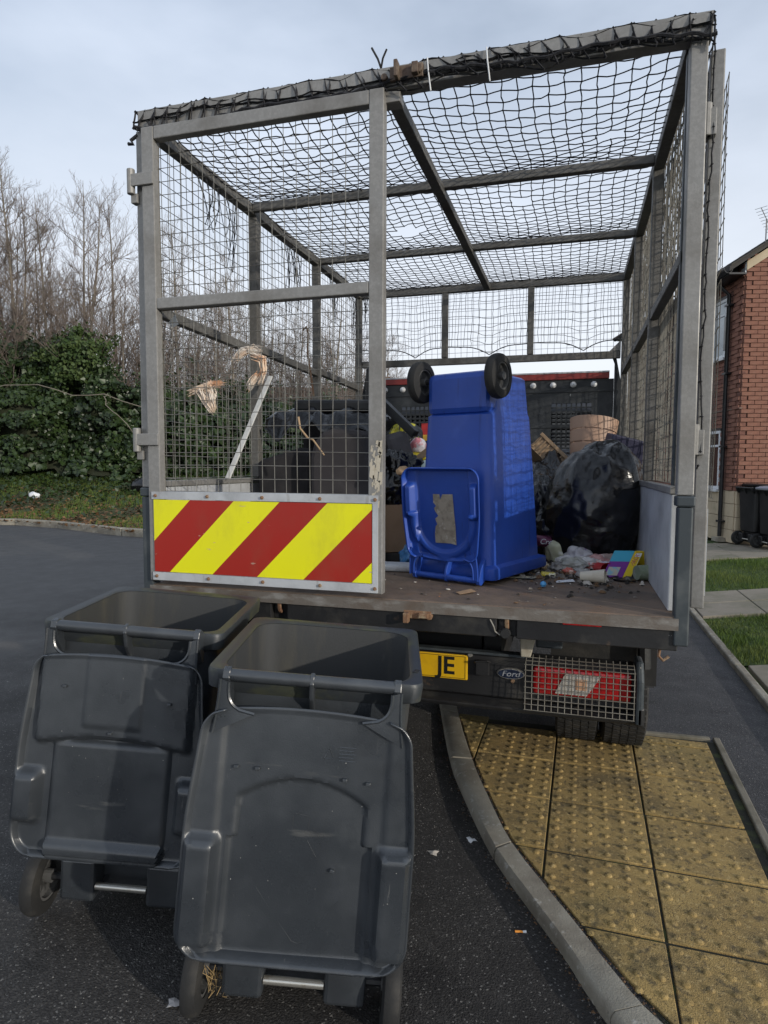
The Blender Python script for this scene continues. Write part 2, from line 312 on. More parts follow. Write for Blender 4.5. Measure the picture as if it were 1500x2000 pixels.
# road: grid of rows clipped at the kerb
xs = [-90, -50, -30, -22, -16, -12, -9, -7, -5, -4, -3, -2.2, -1.6, -1.1, -.7, -.4, -.15]
ys = [-14, -9, -6, -4.5, -3.2, -2.6, -2.2, -1.9, -1.6, -1.3, -1.1, -.9, -.75, -.6, -.45, -.3, -.1, .1, .3, .5, .75, 1, 1.4, 2, 3, 5, 8, 12, 20, 30, 60, 120]
P = []
for y in ys:
    xe = float(np.interp(y, KOy, KOx))+.05
    row = [Vector((x, y, zr(x))) for x in xs if True]
    row = [Vector((min(x, xe-.1), y, zr(min(x, xe-.1)))) for x in xs]+[Vector((xe-.05+.05*k-(.05), y, zr(xe))) for k in (1,)]
    row += [Vector((xe+.02, y, -.03))]
    P.append(row)
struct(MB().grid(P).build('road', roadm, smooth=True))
# near strip of road in front (camera side) to the right of the kerb mouth
# footway tarmac
P = []
for y in [-6, -5, -4, -3, -2, -1.5, -1.2, -1, -.8, -.6, -.4, -.2, 0, .3, .6, 1, 1.4, 2, 3, 5, 8, 12, 20, 30]:
    xi = float(np.interp(y, KIy, KIx)); P.append([(xi+(max(1.95, xi+.02)-xi)*k/4, y, .010) for k in range(5)])
struct(MB().grid(P).build('footway', footm))
# kerb stones
kerb = struct(MB().add([(0, 0, -.12), (.01, 0, -.12), (0, .01, -.12)], [(0, 1, 2)]).build('kerb', kerbm))
TJ = [0, .6, 1.2, 2.0, 3.0, 4.0, 5.0, 6.0, 8.05, 11.45, 12.6, 13.6, 14.6, 15.6, 16.4, 17]
for a, b in zip(TJ[:-1], TJ[1:]):
    secs = []
    for i in range(9):
        t = a+.018+(b-a-.036)*i/8; o_ = cr(KO, t); n_ = cr(KI, t); d = (n_-o_)
        def q(k, z): p = o_+d*k; return (p.x, p.y, z)
        secs.append([q(0, -.15), q(-.02, -.0), q(.04, .014), q(.12, .021), q(.97, .024), q(1.0, .018), q(1, -.15)])
    MB().loft(secs).build('kerb_stone', kerbm, kerb, smooth=True)
# tactile slabs
tact = struct(MB().add([(x, y, .0115) for x, y in ((.53, .06), (.79, -.36), (1.0, -.68), (1.5, -1.15), (1.53, 1.36), (.10, 1.33), (.27, .74), (.39, .42))], [tuple(range(8))]).build('tactile_paving', tactd))
A0 = R(-.9); S = .402
def gpt(i, j): return (.6617+S*(math.cos(A0)*i-math.sin(A0)*j), .4465+S*(math.sin(A0)*i+math.cos(A0)*j))
def clip(poly):
    for (x0, y0), (x1, y1) in zip(KI[4:-3], KI[5:-2]):
        outp = []
        def side(p): return (x1-x0)*(p[1]-y0)-(y1-y0)*(p[0]-x0)-.004
        for k in range(len(poly)):
            p, q_ = poly[k], poly[(k+1) % len(poly)]; sp, sq = side(p), side(q_)
            if sp >= 0: outp.append(p)
            if (sp >= 0) != (sq >= 0):
                t = sp/(sp-sq); outp.append((p[0]+(q_[0]-p[0])*t, p[1]+(q_[1]-p[1])*t))
        poly = outp
        if len(poly) < 3: return []
    return poly
for i in range(-2, 2):
    for j in range(-5, 3):
        gp_ = .011
        j1 = j+1-.022
        if j == 2: j1 = 2.22
        poly = clip([gpt(i+gp_+random.uniform(-.004, .004), j+.022), gpt(i+1-gp_, j+.022+random.uniform(-.006, .006)), gpt(i+1-gp_, j1), gpt(i+gp_, j1)])
        if len(poly) < 3: continue
        if i == -1 and j == 2: continue
        mb = MB(); dz = random.uniform(-.0015, .0015); tilt = random.uniform(-.003, .003)
        mb.prism(poly, -.03, .02+dz, 'z')
        wear = 1.0 if i <= 0 else .78
        for a in range(6):
            for b in range(6):
                if j == 2 and b > 0: continue
                c = gpt(i+(a+.5)/6, j+(b+.5)/6)
                if len(clip([(c[0]-.02, c[1]-.02), (c[0]+.02, c[1]-.02), (c[0]+.02, c[1]+.02), (c[0]-.02, c[1]+.02)])) != 4: continue
                rr = .0125*random.uniform(.9, 1.1); h = .0080*wear*random.uniform(.65, 1.1)
                if random.random() < (.05 if i <= 0 else .15): continue
                z0 = .02+dz-.0005; n8 = 9; vv = []
                for r_, hh in ((rr*1.15, 0), (rr*.95, h*.6), (rr*.6, h*.95)):
                    vv += [(c[0]+r_*math.cos(6.283*k/n8), c[1]+r_*math.sin(6.283*k/n8), z0+hh) for k in range(n8)]
                vv.append((c[0], c[1], z0+h)); ff = []
                for q_ in range(2):
                    for k in range(n8): ff.append((q_*n8+k, q_*n8+(k+1) % n8, (q_+1)*n8+(k+1) % n8, (q_+1)*n8+k))
                for k in range(n8): ff.append((2*n8+k, 2*n8+(k+1) % n8, 3*n8))
                mb.add(vv, ff)
        mb.build('paving_slab', tactm, tact, smooth=True, bevel=.003)
for a, b in (((1.50, -1.2), (1.535, 1.40)), ((1.02, 1.365), (1.50, 1.385))):
    MB().beam((a[0], a[1], .003), (b[0], b[1], .003), .036, .05).build('edging_strip', M('mossy_dark_edging', (.20, .18, .14), [((.10, .09, .06), 6, .45, .65, .8), ((.3, .28, .23), 30, .6, .7, .5)], .9, 0, .4, 120), tact, bevel=.006)
# lawn, edging and flags to the right
def zl(x): return .05+.085*min(max(0, x-2.0), 1.65)
edge = struct(MB().add([(1.95, 0, -.1), (1.96, 0, -.1), (1.95, .01, -.1)], [(0, 1, 2)]).build('lawn_edging', kerbm))
y = -2.6
while y < 12:
    MB().box(1.935, 1.995, y+.006, y+.9, -.1, .055+random.uniform(-.004, .004)).build('edging_stone', kerbm, edge, bevel=.012); y += .906
P = [[(x, yy, zl(x)-.03) for x in (1.97, 2.4, 2.8, 3.2, 3.65, 5, 9, 16)] for yy in (-3, 2, 4, 6, 8, 10, 12, 20, 40)]
struct(MB().grid(P).build('garden_soil', grassg))
def lawn(name, x0, x1, y0, y1, n, skew=.18):
    P = [[(x+0, yy+skew*(x-2), zl(x)-.012) for x in np.linspace(x0, x1, 12)] for yy in np.linspace(y0, y1, 10)]
    lo = struct(MB().grid(P).build(name, grassg))
    X = rng.uniform(x0, x1, n); Y = rng.uniform(y0, y1, n)+skew*(X-2)
    Z = np.array([zl(v) for v in X])-.014; h = rng.uniform(.02, .055, n)*(1+.4*np.sin(X*5+Y*3)); a = rng.uniform(0, 6.28, n); wd = rng.uniform(.002, .004, n)
    lx = rng.normal(0, .014, n); ly = rng.normal(0, .014, n)
    V = np.zeros((n, 3, 3)); V[:, 0] = np.stack([X-np.cos(a)*wd, Y-np.sin(a)*wd, Z], 1); V[:, 1] = np.stack([X+np.cos(a)*wd, Y+np.sin(a)*wd, Z], 1); V[:, 2] = np.stack([X+lx, Y+ly, Z+h], 1)
    return lo, npmesh('grass', V.reshape(-1, 3), np.arange(n*3).reshape(-1, 3))
gm = []
for nm, a in (('lawn', (1.99, 6, 2.86, 4.42, 26000)), ('lawn', (1.99, 7, 5.75, 8.15, 30000))):
    lo, me = lawn(nm, *a); o = mkobj('grass', me, grassm); o['kind'] = 'stuff'
    tag(o, 'short green lawn grass between the flagstone paths', 'grass')
path = struct(MB().add([(2, 0, -.1), (2.1, 0, -.1), (2, .1, -.1)], [(0, 1, 2)]).build('flag_path', slabm))
def flags(x0, x1, y0, y1, sx, sy):
    x = x0
    while x < x1-.05:
        yy = y0
        xe = min(x+sx, x1)
        while yy < y1-.05:
            ye = min(yy+sy, y1); mb = MB(); dz = random.uniform(-.006, .006)
            c = [(x+.006, yy+.006), (xe-.006, yy+.006), (xe-.006, ye-.006), (x+.006, ye-.006)]
            v = [(a, b+.18*(a-2), zl(a)-.06) for a, b in c]+[(a, b+.18*(a-2), zl(a)+.004+dz) for a, b in c]
            mb.add(v, [(0, 3, 2, 1), (4, 5, 6, 7), (0, 1, 5, 4), (1, 2, 6, 5), (2, 3, 7, 6), (3, 0, 4, 7)]).build('flagstone', slabm, path, bevel=.006); yy += sy
        x += sx
flags(2.0, 4.4, 4.47, 5.70, .6, .615)
flags(2.0, 5.3, 8.2, 10.2, .6, .66)
flags(2.02, 3.2, 1.1, 2.82, .6, .58)

# far-left kerb, verge and ivy bank
rd = Vector((math.cos(CY), -math.sin(CY), 0)); fd = Vector((math.sin(CY), math.cos(CY), 0)); C0 = Vector((.724, -2.513, 0))
def LD(l, d, z=0): return C0+rd*l+fd*d+Vector((0, 0, z))
FK = [(-45, 16), (-30, 15), (-16, 14.4), (-10.3, 14.35), (-8.2, 14.35), (-6.9, 13.7), (-5.0, 12.35), (-3.2, 11.6), (-1.5, 12.3), (0, 14.2)]
far = struct(MB().add([(-10, 10, -.1), (-10.1, 10, -.1), (-10, 10.1, -.1)], [(0, 1, 2)]).build('far_kerb', kerbm))
for (a, b) in zip(FK[:-1], FK[1:]):
    n = max(1, int(math.hypot(b[0]-a[0], b[1]-a[1])/1.2))
    for k in range(n):
        p = LD(a[0]+(b[0]-a[0])*k/n, a[1]+(b[1]-a[1])*k/n, .235); q_ = LD(a[0]+(b[0]-a[0])*(k+1)/n, a[1]+(b[1]-a[1])*(k+1)/n, .235)
        MB().beam(p, p+(q_-p)*.99, .13, .18).build('kerb_stone', kerbm, far, bevel=.015)
def kd(l): return float(np.interp(l, [a for a, _ in FK], [b for _, b in FK]))
HB = 20.3
def bank_z(l, t):   # t 0 at kerb .. 1 at hedge foot
    return .27+.15*t+1.05*t**1.35+.06*noise.noise(Vector((l*.6, t*4, 0)))
P = [[LD(l, kd(l)+.05+(HB+1.5-kd(l))*t, bank_z(l, t)) for t in np.linspace(0, 1, 14)] for l in np.linspace(-44, -.2, 70)]
struct(MB().grid(P).build('verge', soil, smooth=True))
def htop(l):
    return float(np.interp(l, [-44, -20, -12, -11.2, -10.2, -9.6, -8.8, -7.4, -5, -2.5, 0, 1.5], [5.8, 5.7, 5.35, 5.15, 5.3, 4.75, 4.2, 3.9, 3.7, 3.4, 3.1, 2.9]))+.25*noise.noise(Vector((l*1.7, 0, 5)))
def hsurf(l, t):
    """t 0 foot..1 top ; returns lateral l, depth, z"""
    z0 = 1.25+.35*noise.noise(Vector((l*.8, 2, 2)))+.2*noise.noise(Vector((l*2.7, 2, 2))); z = z0+(htop(l)-z0)*t
    d = HB+.9*t**1.5+.7*noise.noise(Vector((l*.55, z*.6, 1)))+.45*noise.noise(Vector((l*1.5, z*1.4, 9)))+.8*math.exp(-((z-3.0)/1.4)**2)*(-.6)
    d += -.55*max(0, .12-t)/.12
    return LD(l, d, z)
hedge = thing('ivy_hedge', 'tall bank of dark green ivy beyond the road on the left', 'hedge', LD(-10, HB, .7))
hl = hedge.location
P = [[hsurf(l, t)+fd*.25-hl for t in np.linspace(-.03, 1, 30)] for l in np.linspace(-40, 1.5, 150)]
P = [row+[row[-1]+fd*3+Vector((0, 0, -.5))] for row in P]
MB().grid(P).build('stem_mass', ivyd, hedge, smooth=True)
def leafmesh(C, N, size, name, flat=.5):
    n = len(C); a = rng.normal(0, 1, (n, 3)); N = N+rng.normal(0, flat, (n, 3)); N /= np.linalg.norm(N, axis=1)[:, None]
    T = np.cross(N, a); T /= np.linalg.norm(T, axis=1)[:, None]; B = np.cross(N, T); s = size[:, None]
    # five-sided pointed leaf
    pts = [(-.0, -.5, .0), (.5, -.15, .08), (.28, .2, .0), (0, .62, -.08), (-.28, .2, 0), (-.5, -.15, .08)]
    V = np.stack([C+T*s*x+B*s*y+N*s*z for x, y, z in pts], 1).reshape(-1, 3)
    i = np.arange(n)[:, None]*6; F = np.concatenate([i+np.array([[0, 1, 2, 3]]), i+np.array([[0, 3, 4, 5]])], 0)
    return npmesh(name, V, F)
NL = 90000
ls = rng.uniform(-24, 1.5, NL); tsv = rng.beta(1.05, 1.0, NL)*1.03-.02
nzv = np.array([noise.noise(Vector((l*2.2, t*11, 3))) for l, t in zip(ls, tsv)])
keep = nzv > -.20; ls = ls[keep]; tsv = tsv[keep]
Cc = np.array([hsurf(l, t)-hl for l, t in zip(ls, tsv)]); Cc += np.outer(rng.normal(-.08, .16, len(ls)), np.array(fd))
Nn = np.tile(np.array(-fd)+np.array([0, 0, .55]), (len(ls), 1))
o = mkobj('leaf_cover', leafmesh(Cc, Nn, rng.gamma(5, .02, len(ls)).clip(.04, .22), 'leaf_cover', .6), ivym, hedge); o['kind'] = 'stuff'
# ragged top sprays and bushy lump
NT = 9000; ls = rng.uniform(-24, 1.5, NT); hh = rng.exponential(.16, NT)
Cc = np.array([hsurf(l, 1.0)-hl+Vector((0, 0, h)) for l, h in zip(ls, hh)]); Cc += rng.normal(0, .18, Cc.shape)
keep = np.array([noise.noise(Vector((l*1.3, h*1.5, 8))) > -.05 for l, h in zip(ls, hh)]); Cc = Cc[keep]
o = mkobj('leaf_spray', leafmesh(Cc, np.tile(np.array(-fd), (len(Cc), 1)), rng.uniform(.06, .13, len(Cc)), 'leaf_spray', .9), ivym, hedge); o['kind'] = 'stuff'
# ground ivy and dead leaves on the verge
NV = 15000; l_ = rng.uniform(-24, -.5, NV); t_ = rng.beta(2.6, 1.1, NV)
C_ = np.array([LD(l, kd(l)+.05+(HB+1.5-kd(l))*t, bank_z(l, t)+.05) for l, t in zip(l_, t_)]); C_[:, 2] += rng.uniform(0, .12, NV)
o = mkobj('ground_ivy', leafmesh(C_, np.tile([0, 0, 1.], (NV, 1)), rng.uniform(.06, .14, NV), 'ground_ivy', .6), ivym); o['kind'] = 'stuff'; tag(o, 'trailing ground ivy at the foot of the hedge', 'ground cover')
NV = 7000; l_ = rng.uniform(-22, -.5, NV); t_ = rng.beta(.9, 2.6, NV)
C_ = np.array([LD(l, kd(l)-.15+(HB+1.5-kd(l))*t, bank_z(l, max(t, 0))+.02) for l, t in zip(l_, t_)])
o = mkobj('leaf_litter', leafmesh(C_, np.tile([0, 0, 1.], (NV, 1)), rng.uniform(.05, .11, NV), 'leaf_litter', .35), littm); o['kind'] = 'stuff'; tag(o, 'brown fallen leaves scattered behind the far kerb', 'leaf litter')
n = 26000; l_ = rng.uniform(-22, -.6, n); t_ = rng.beta(1.2, 1.3, n); kp = np.array([noise.noise(Vector((l*.5, t*3, 4))) > -.08 for l, t in zip(l_, t_)]); l_ = l_[kp]; t_ = t_[kp]; n = len(l_)
B_ = np.array([LD(l, kd(l)+.05+(HB+1.5-kd(l))*t, bank_z(l, t)) for l, t in zip(l_, t_)]); hgt = rng.uniform(.06, .20, n)
V_ = np.stack([B_+np.array(rd)*-.008, B_+np.array(rd)*.008, B_+np.stack([rng.normal(0, .05, n), rng.normal(0, .05, n), hgt], 1)], 1).reshape(-1, 3)
o = mkobj('verge_grass', npmesh('verge_grass', V_, np.arange(n*3).reshape(-1, 3)), grassm, kind='stuff'); tag(o, 'rough grass on the sloping bank behind the far kerb', 'grass')
# bare bramble stem arching across the ivy
for (pts, lab) in (([(-12.0, 19.0, 3.55), (-11.1, 19.0, 3.85), (-9.9, 18.6, 3.78), (-8.9, 18.6, 3.5), (-8.0, 18.6, 3.52), (-7.0, 18.6, 3.2), (-6.3, 18.8, 3.0)], 'long bare pale stem arching sideways across the ivy'),
                   ([(-8.0, 18.6, 3.5), (-7.9, 18.5, 3.2), (-7.5, 18.4, 2.9), (-7.1, 18.4, 2.4)], 'thin drooping bare stem hanging below the long pale stem')):
    fine = []
    for k in range(len(pts)-1):
        for f in (0, .5): fine.append(LD(*[pts[k][m]+(pts[k+1][m]-pts[k][m])*f+random.uniform(-.04, .04) for m in range(3)]))
    fine.append(LD(*pts[-1]))
    tag(MB().tube(fine, .013, 5).build('bramble_stem', barkm, smooth=True), lab, 'stem')

# bare trees
def make_tree(seed, H):
    rr = random.Random(seed); tr = MB(); tw = MB()
    p = Vector((0, 0, 0)); pts = []; rads = []; lean = Vector((rr.uniform(-.06, .06), rr.uniform(-.06, .06), 0)); n = 12
    for k in range(n+1):
        f = k/n; pts.append(Vector((lean.x*H*f+.12*noise.noise(Vector((seed, f*3, 0))), lean.y*H*f+.12*noise.noise(Vector((seed, f*3, 7))), H*f)))
        rads.append(.075*(1-f)**.9*H/9+.006)
    tr.tube(pts, rads, 6, False)
    def at(f):
        k = min(int(f*n), n-1); return pts[k].lerp(pts[k+1], f*n-k)
    def branch(o, d, ln, rad, lev):
        k = 4 if lev == 0 else (3 if lev == 1 else 2); q = [o]; dd = d.normalized()
        for i in range(k):
            dd = (dd+Vector((rr.gauss(0, .20), rr.gauss(0, .20), rr.gauss(.06, .14)))).normalized(); q.append(q[-1]+dd*ln/k)
        tw.tube(q, [rad*(1-.8*i/k) for i in range(k+1)], 3, False)
        if lev >= 3: return
        m = (6, 4, 2)[lev]
        for i in range(m):
            f = rr.uniform(.25, 1); j = min(int(f*k), k-1); s = q[j].lerp(q[j+1], f*k-j)
            ax = Vector((rr.gauss(0, 1), rr.gauss(0, 1), rr.gauss(0, .6))).normalized()
            nd = (dd*.9+ax*.75+Vector((0, 0, .35))).normalized()
            branch(s, nd, ln*rr.uniform(.38, .62), max(.0028, rad*.52), lev+1)
    for i in range(34):
        f = rr.uniform(.16, .97); a = rr.uniform(0, 6.28)
        d = Vector((math.cos(a)*.75, math.sin(a)*.75, .7)); branch(at(f), d, H*(.25*(1-f)+.07)*rr.uniform(.6, 1.2), .020*(1-f)+.009, 0)
    return tr, tw
protos = []
for s_, H in ((1, 9.5), (2, 8.5), (3, 10), (4, 8), (5, 9)):
    tr, tw = make_tree(s_, H)
    a = bpy.data.meshes.new('trunk'); a.from_pydata(tr.v, [], tr.f); a.materials.append(barkm)
    b = bpy.data.meshes.new('branches'); b.from_pydata(tw.v, [], tw.f); b.materials.append(twigm)
    for m_ in (a, b): m_.polygons.foreach_set('use_smooth', [True]*len(m_.polygons))
    protos.append((a, b, H))
TL = []
for i in range(68):
    l = -13.8+i*.218+random.uniform(-.14, .14); d = random.uniform(22.0, 28.5)
    top = float(np.interp(l, [-14, -12.3, -10, -8.6, -7.8, -6, -3, 0, 2], [12.8, 12.0, 11.2, 10.6, 9.8, 9.2, 8.2, 7.0, 6.0]))*random.uniform(.72, 1.06)
    TL.append((l*d/21.5, d, top))
# a bigger branchy one at the left edge of the frame and some outside
TL += [(-14.2, 21.6, 12.0), (-17, 23, 11), (-19, 24, 11.5), (-21, 25, 11)]
names_ = ['leaning', 'straight', 'forked', 'slender', 'bushy']
TL.sort(key=lambda q: q[0]/q[1]); nt_ = len(TL)
ordw = lambda k: ('%d%s' % (k, 'th' if 10 <= k % 100 <= 20 else {1: 'st', 2: 'nd', 3: 'rd'}.get(k % 10, 'th')))
for i, (l, d, top) in enumerate(TL):
    a, b, H = protos[i % 5]; sc_ = (top-.9)/H
    t = thing('bare_tree', 'bare winter tree behind the ivy, %s from the left in the row' % ordw(i+1), 'tree', LD(l, d, .8), (0, 0, random.uniform(0, 6.28)), 'bare trees behind the ivy bank')
    t.scale = (sc_, sc_, sc_)
    for nm, me in (('trunk', a), ('branches', b)):
        c = bpy.data.objects.new(nm, me); COL.objects.link(c); c.parent = t
# evergreen lump growing over the ivy at left
ev = thing('evergreen_shrub', 'rounded evergreen shrub rising above the ivy on the left', 'shrub', LD(-9.7, 20.7, 4.15))
n = 3800; u = rng.normal(0, 1, (n, 3)); u /= np.linalg.norm(u, axis=1)[:, None]; rad = rng.uniform(.55, 1.0, n)[:, None]
Cc = u*rad*np.array([1.1, .8, .9])+np.array([0, 0, .75]); Cc += np.array([[noise.noise(Vector(p)*1.6)*.5 for _ in range(3)] for p in Cc])
mkobj('crown', leafmesh(Cc, u, rng.uniform(.06, .13, n), 'crown', .8), foliage2, ev)
MB().tube([(.1, .9, -1.5), (.15, .7, 0), (.1, .3, 1.0)], [.06, .05, .02], 6).build('stem', barkm, ev)

# ------------------------------------------------------------------ brick house on the right
HO = (3.488, 10.067, .19)
house = thing('brick_house', 'two storey red brick house with black drainpipe beyond the lawn', 'house', HO, (0, 0, R(13.9)))
HW, HL, HT, PL = 6.6, 5.9, 4.86, .93
wins = [(.60, 1.75, 3.34, 4.40, False), (.66, 1.80, .94, 2.02, True), (4.4, 5.5, 3.34, 4.40, False), (4.4, 5.5, .94, 2.02, True)]
mb = MB()
pitch = math.tan(R(33))
mb.prism([(.008, 0), (HW-.008, 0), (HW-.008, HT), (HW/2, HT+HW/2*pitch), (.008, HT)], .008, HL, 'y')
mb.build('wall', mortar, house)
bm_ = bpy.data.meshes.new('brick'); q = MB().box(-.1075, .1075, -.03, .012, -.0325, .0325); bm_.from_pydata(q.v, [], q.f); bm_.materials.append(brickm)
rest = MB(); npart = 0
def brick(x, z, wall, half=False):
    global npart
    near = (wall == 'g' and x < .98) or (wall == 'l' and x < .25)
    hw = .051 if half else .1075
    if near and npart < 300 and not half:
        o = bpy.data.objects.new('brick', bm_); COL.objects.link(o); o.parent = house; npart += 1
        if wall == 'g': o.location = (x, .0+random.uniform(-.002, .001), z); o.rotation_euler = (0, 0, 0)
        else: o.location = (.0+random.uniform(-.002, .001), x, z); o.rotation_euler = (0, 0, R(-90))
    else:
        j = random.uniform(-.002, .001)
        if wall == 'g': rest.box(x-hw, x+hw, -.012+j, .03, z-.0325, z+.0325)
        else: rest.box(-.012+j, .03, x-hw, x+hw, z-.0325, z+.0325)
nco = int((HT-PL)/.075)
for c in range(nco+34):
    z = PL+.0375+c*.075; off = .1125 if c % 2 else .0
    lim0, lim1 = 0, HW
    if z > HT: lim0 = (z-HT)/pitch; lim1 = HW-lim0
    if c in (19, 20) : pass
    x = .115+off
    if lim1-lim0 < .4: break
    if off and lim0 == 0: brick(.056, z, 'g', True)
    while x < min(lim1-.1, 3.4 if z < HT else 9):
        if x-.1 > lim0: brick(x, z, 'g')
        x += .225
    if z < HT:
        yv = .115+.1125-off
        if not off: brick(.056, z, 'l', True)
        while yv < HL-.1:
            if not any(a-.06 < yv < b+.06 and c0-.02 < z < d0+.02 for a, b, c0, d0, _ in wins): brick(yv, z, 'l')
            yv += .225
o = rest.build('brick_courses', brickm, house); o['kind'] = 'stuff'
for c in range(4):     # cream plinth blocks
    z0 = c*.2325
    for k in range(8):
        x0 = k*.45-(.22 if c % 2 else 0)
        if x0+.44 > 0: MB().box(max(x0, -.008)+.004, x0+.446, -.016, .04, z0+.003, z0+.228).build('plinth_block', stonem, house, bevel=.006)
        if x0+.44 > 0: MB().box(-.016, .04, max(x0, .045)+.004, x0+.446, z0+.003, z0+.228).build('plinth_block', stonem, house, bevel=.006)
MB().box(-.016, .03, 3.6, HL, 0, PL-.004).build('plinth_wall', stonem, house)
MB().box(3.42, HW, -.016, .03, 0, PL-.004).build('plinth_wall', stonem, house)
MB().box(-.022, .03, -.022, HL, PL+19*.075+.005, PL+19*.075+.03).build('string_course', mortar, house)
for a, b, c0, d0, dk in wins:
    wn = MB(); t = .055
    for (y0, y1, z0, z1) in ((a, b, c0, c0+t), (a, b, d0-t, d0), (a, a+t, c0+t, d0-t), (b-t, b, c0+t, d0-t), ((a+b)/2-.03, (a+b)/2+.03, c0+t, d0-t), (a+t, (a+b)/2-.03, d0-.30, d0-.26)): wn.box(-.014, .035, y0, y1, z0, z1)
    wo = wn.build('window', upvc, house, bevel=.004)
    MB().box(.003, .02, a+t-.005, b-t+.005, c0+t-.005, d0-t+.005).build('pane', darkglass if dk else glassm, wo)
    MB().box(-.07, .02, a-.04, b+.04, c0-.05, c0-.002).build('sill', upvc, wo, bevel=.006)
    MB().box(-.016, .02, a-.03, b+.03, d0+.002, d0+.05).build('lintel', blackpipe, wo)
# roof, fascia, gutter, pipe, vent, aerial
ov = .32
rf = MB().prism([(-ov, HT-ov*pitch+.02), (HW/2, HT+HW/2*pitch+.02), (HW+ov, HT-ov*pitch+.02), (HW+ov, HT-ov*pitch+.10), (HW/2, HT+HW/2*pitch+.10), (-ov, HT-ov*pitch+.10)], -.10, HL, 'y').build('roof', rooft, house)
mb = MB()
for k in range(12):
    x = -ov+.02+k*.30; z = HT-ov*pitch+.10+(k*.30+.02)*pitch
    for j in range(int((HL+.2)/.3)):
        y0 = -.12+j*.3; mb.add([(x, y0, z), (x, y0+.29, z+.004), (x+.32, y0+.29, z+.33*pitch-.01), (x+.32, y0, z+.33*pitch-.014), (x, y0, z+.022), (x, y0+.29, z+.024), (x+.32, y0+.29, z+.33*pitch+.008), (x+.32, y0, z+.33*pitch+.004)], [(4, 5, 6, 7), (0, 1, 5, 4), (0, 4, 7, 3), (1, 2, 6, 5)])
o = mb.build('roof_tiles', rooft, rf); o['kind'] = 'stuff'
MB().box(-.02, -.005, -.02, HL, HT-.19, HT-.02).build('fascia_board', upvc, house)
MB().prism([(-.005, HT-.01), (HW/2, HT+HW/2*pitch-.01), (HW/2, HT+HW/2*pitch-.16), (-.005, HT-.16+.0)], -.045, -.018, 'y').build('bargeboard', stonem, house)
g_ = MB()
prof = [(-ov-.02+.075*math.cos(t), HT-ov*pitch+.06+.075*math.sin(t)) for t in np.linspace(math.pi, 2*math.pi, 9)]
secs = [[(a, yy, b) for a, b in prof]+[(a*1+(-ov-.02-a)*.12, yy, b+.008) for a, b in reversed(prof)] for yy in (-.10, 3, 6, HL)]
g_.loft(secs); g_.build('gutter', blackpipe, house, smooth=True)
MB().box(-ov, -.03, -.09, HL, HT-ov*pitch-.03, HT-ov*pitch+.0).build('soffit', blackpipe, house)
dp = MB(); dp.tube([(-ov+.02, .40, HT-ov*pitch-.02), (-ov+.04, .40, HT-.28), (-.075, .40, HT-.46), (-.075, .40, .09)], .036, 10); dpo = dp.build('drainpipe', blackpipe, house, smooth=True)
for z in (.35, 1.7, 3.0, 4.2): MB().box(-.12, -.01, .33, .47, z, z+.035).build('pipe_clip', blackpipe, dpo)
MB().box(-.16, .0, .28, .52, .0, .07).build('drain_hopper', kerbm, dpo)
MB().box(-.07, .0, .48, .57, 3.45, 4.05).build('wall_vent', galv, house, bevel=.01)
an = MB(); an.tube([(.42, .5, HT+.2), (.42, .5, HT+1.25)], .016, 6)
an.tube([(.1, .2, HT+1.45), (.75, .8, HT+1.02)], .010, 5)
for k in range(9):
    c = Vector((.1, .2, HT+1.45)).lerp(Vector((.75, .8, HT+1.02)), k/8); an.tube([c+Vector((-.1, .13, 0)), c+Vector((.1, -.13, 0))], .006, 4)
for k in range(4): an.tube([(.55+k*.05, .55, HT+.8), (.55+k*.05, .75, HT+1.2)], .006, 4)
an.xf(Matrix.Translation((.42, .3, HT+.2)) @ Matrix.Scale(.62, 4) @ Matrix.Translation((-.25, -.3, -HT-.2)))
an.build('tv_aerial', galv, house)
# far house seen over the headboard
fh = thing('distant_house', 'far off brick house with tiled roof and chimney beyond the truck cab', 'house', LD(-2.2, 48, 0), (0, 0, R(22)))
MB().box(-7, 4, 0, 7, 0, 4.9).build('wall', brickm, fh)
r2 = MB().prism([(-.4, 4.85), (3.5, 7.6), (7.4, 4.85)], -7.3, 4.3, 'x').build('roof', M('far_brown_tile', (.16, .10, .075), [((.10, .07, .055), 2, .5, .7, .7)], .9), fh)
MB().box(2.2, 3.0, 3.2, 3.9, 7.0, 8.5).build('chimney', brickm, r2)
for x in (-5.5, -2.5, .5): MB().box(x, x+1.3, -.03, .05, 2.9, 4.2).build('window', upvc, fh)
# row of distant trees/hedge closing the horizon
dt = MB()
o = thing('distant_hedge', 'faint dark hedge line far beyond the truck', 'hedge', LD(0, 62, 0))
Cc = np.stack([rng.uniform(-60, 60, 14000), rng.uniform(-2, 2, 14000), np.abs(rng.normal(0, 1.6, 14000))], 1)
Cc[:, 2] *= np.array([1+.6*noise.noise(Vector((x*.2, 0, 0))) for x in Cc[:, 0]])
Wc = Cc[:, :1]*np.array(rd)+Cc[:, 1:2]*np.array(fd)+Cc[:, 2:]*np.array([0, 0, 1.])
mm = mkobj('foliage', leafmesh(Wc, np.tile(np.array(-fd), (len(Wc), 1)), rng.uniform(.3, .7, len(Wc)), 'foliage', .8), ivyd, o); mm['kind'] = 'stuff'

# ================================================================== TRUCK
truck = thing('cage_truck', 'black flatbed truck with galvanised mesh cage parked half on the footway', 'truck')
def part(mb, name, mat, parent=truck, **k): return mb.build(name, mat, parent, **k)
def bar(name, a, b, wd=.05, ht=.05, mat=galv, parent=truck, bv=.004): return MB().beam(a, b, wd, ht).build(name, mat, parent, bevel=bv)
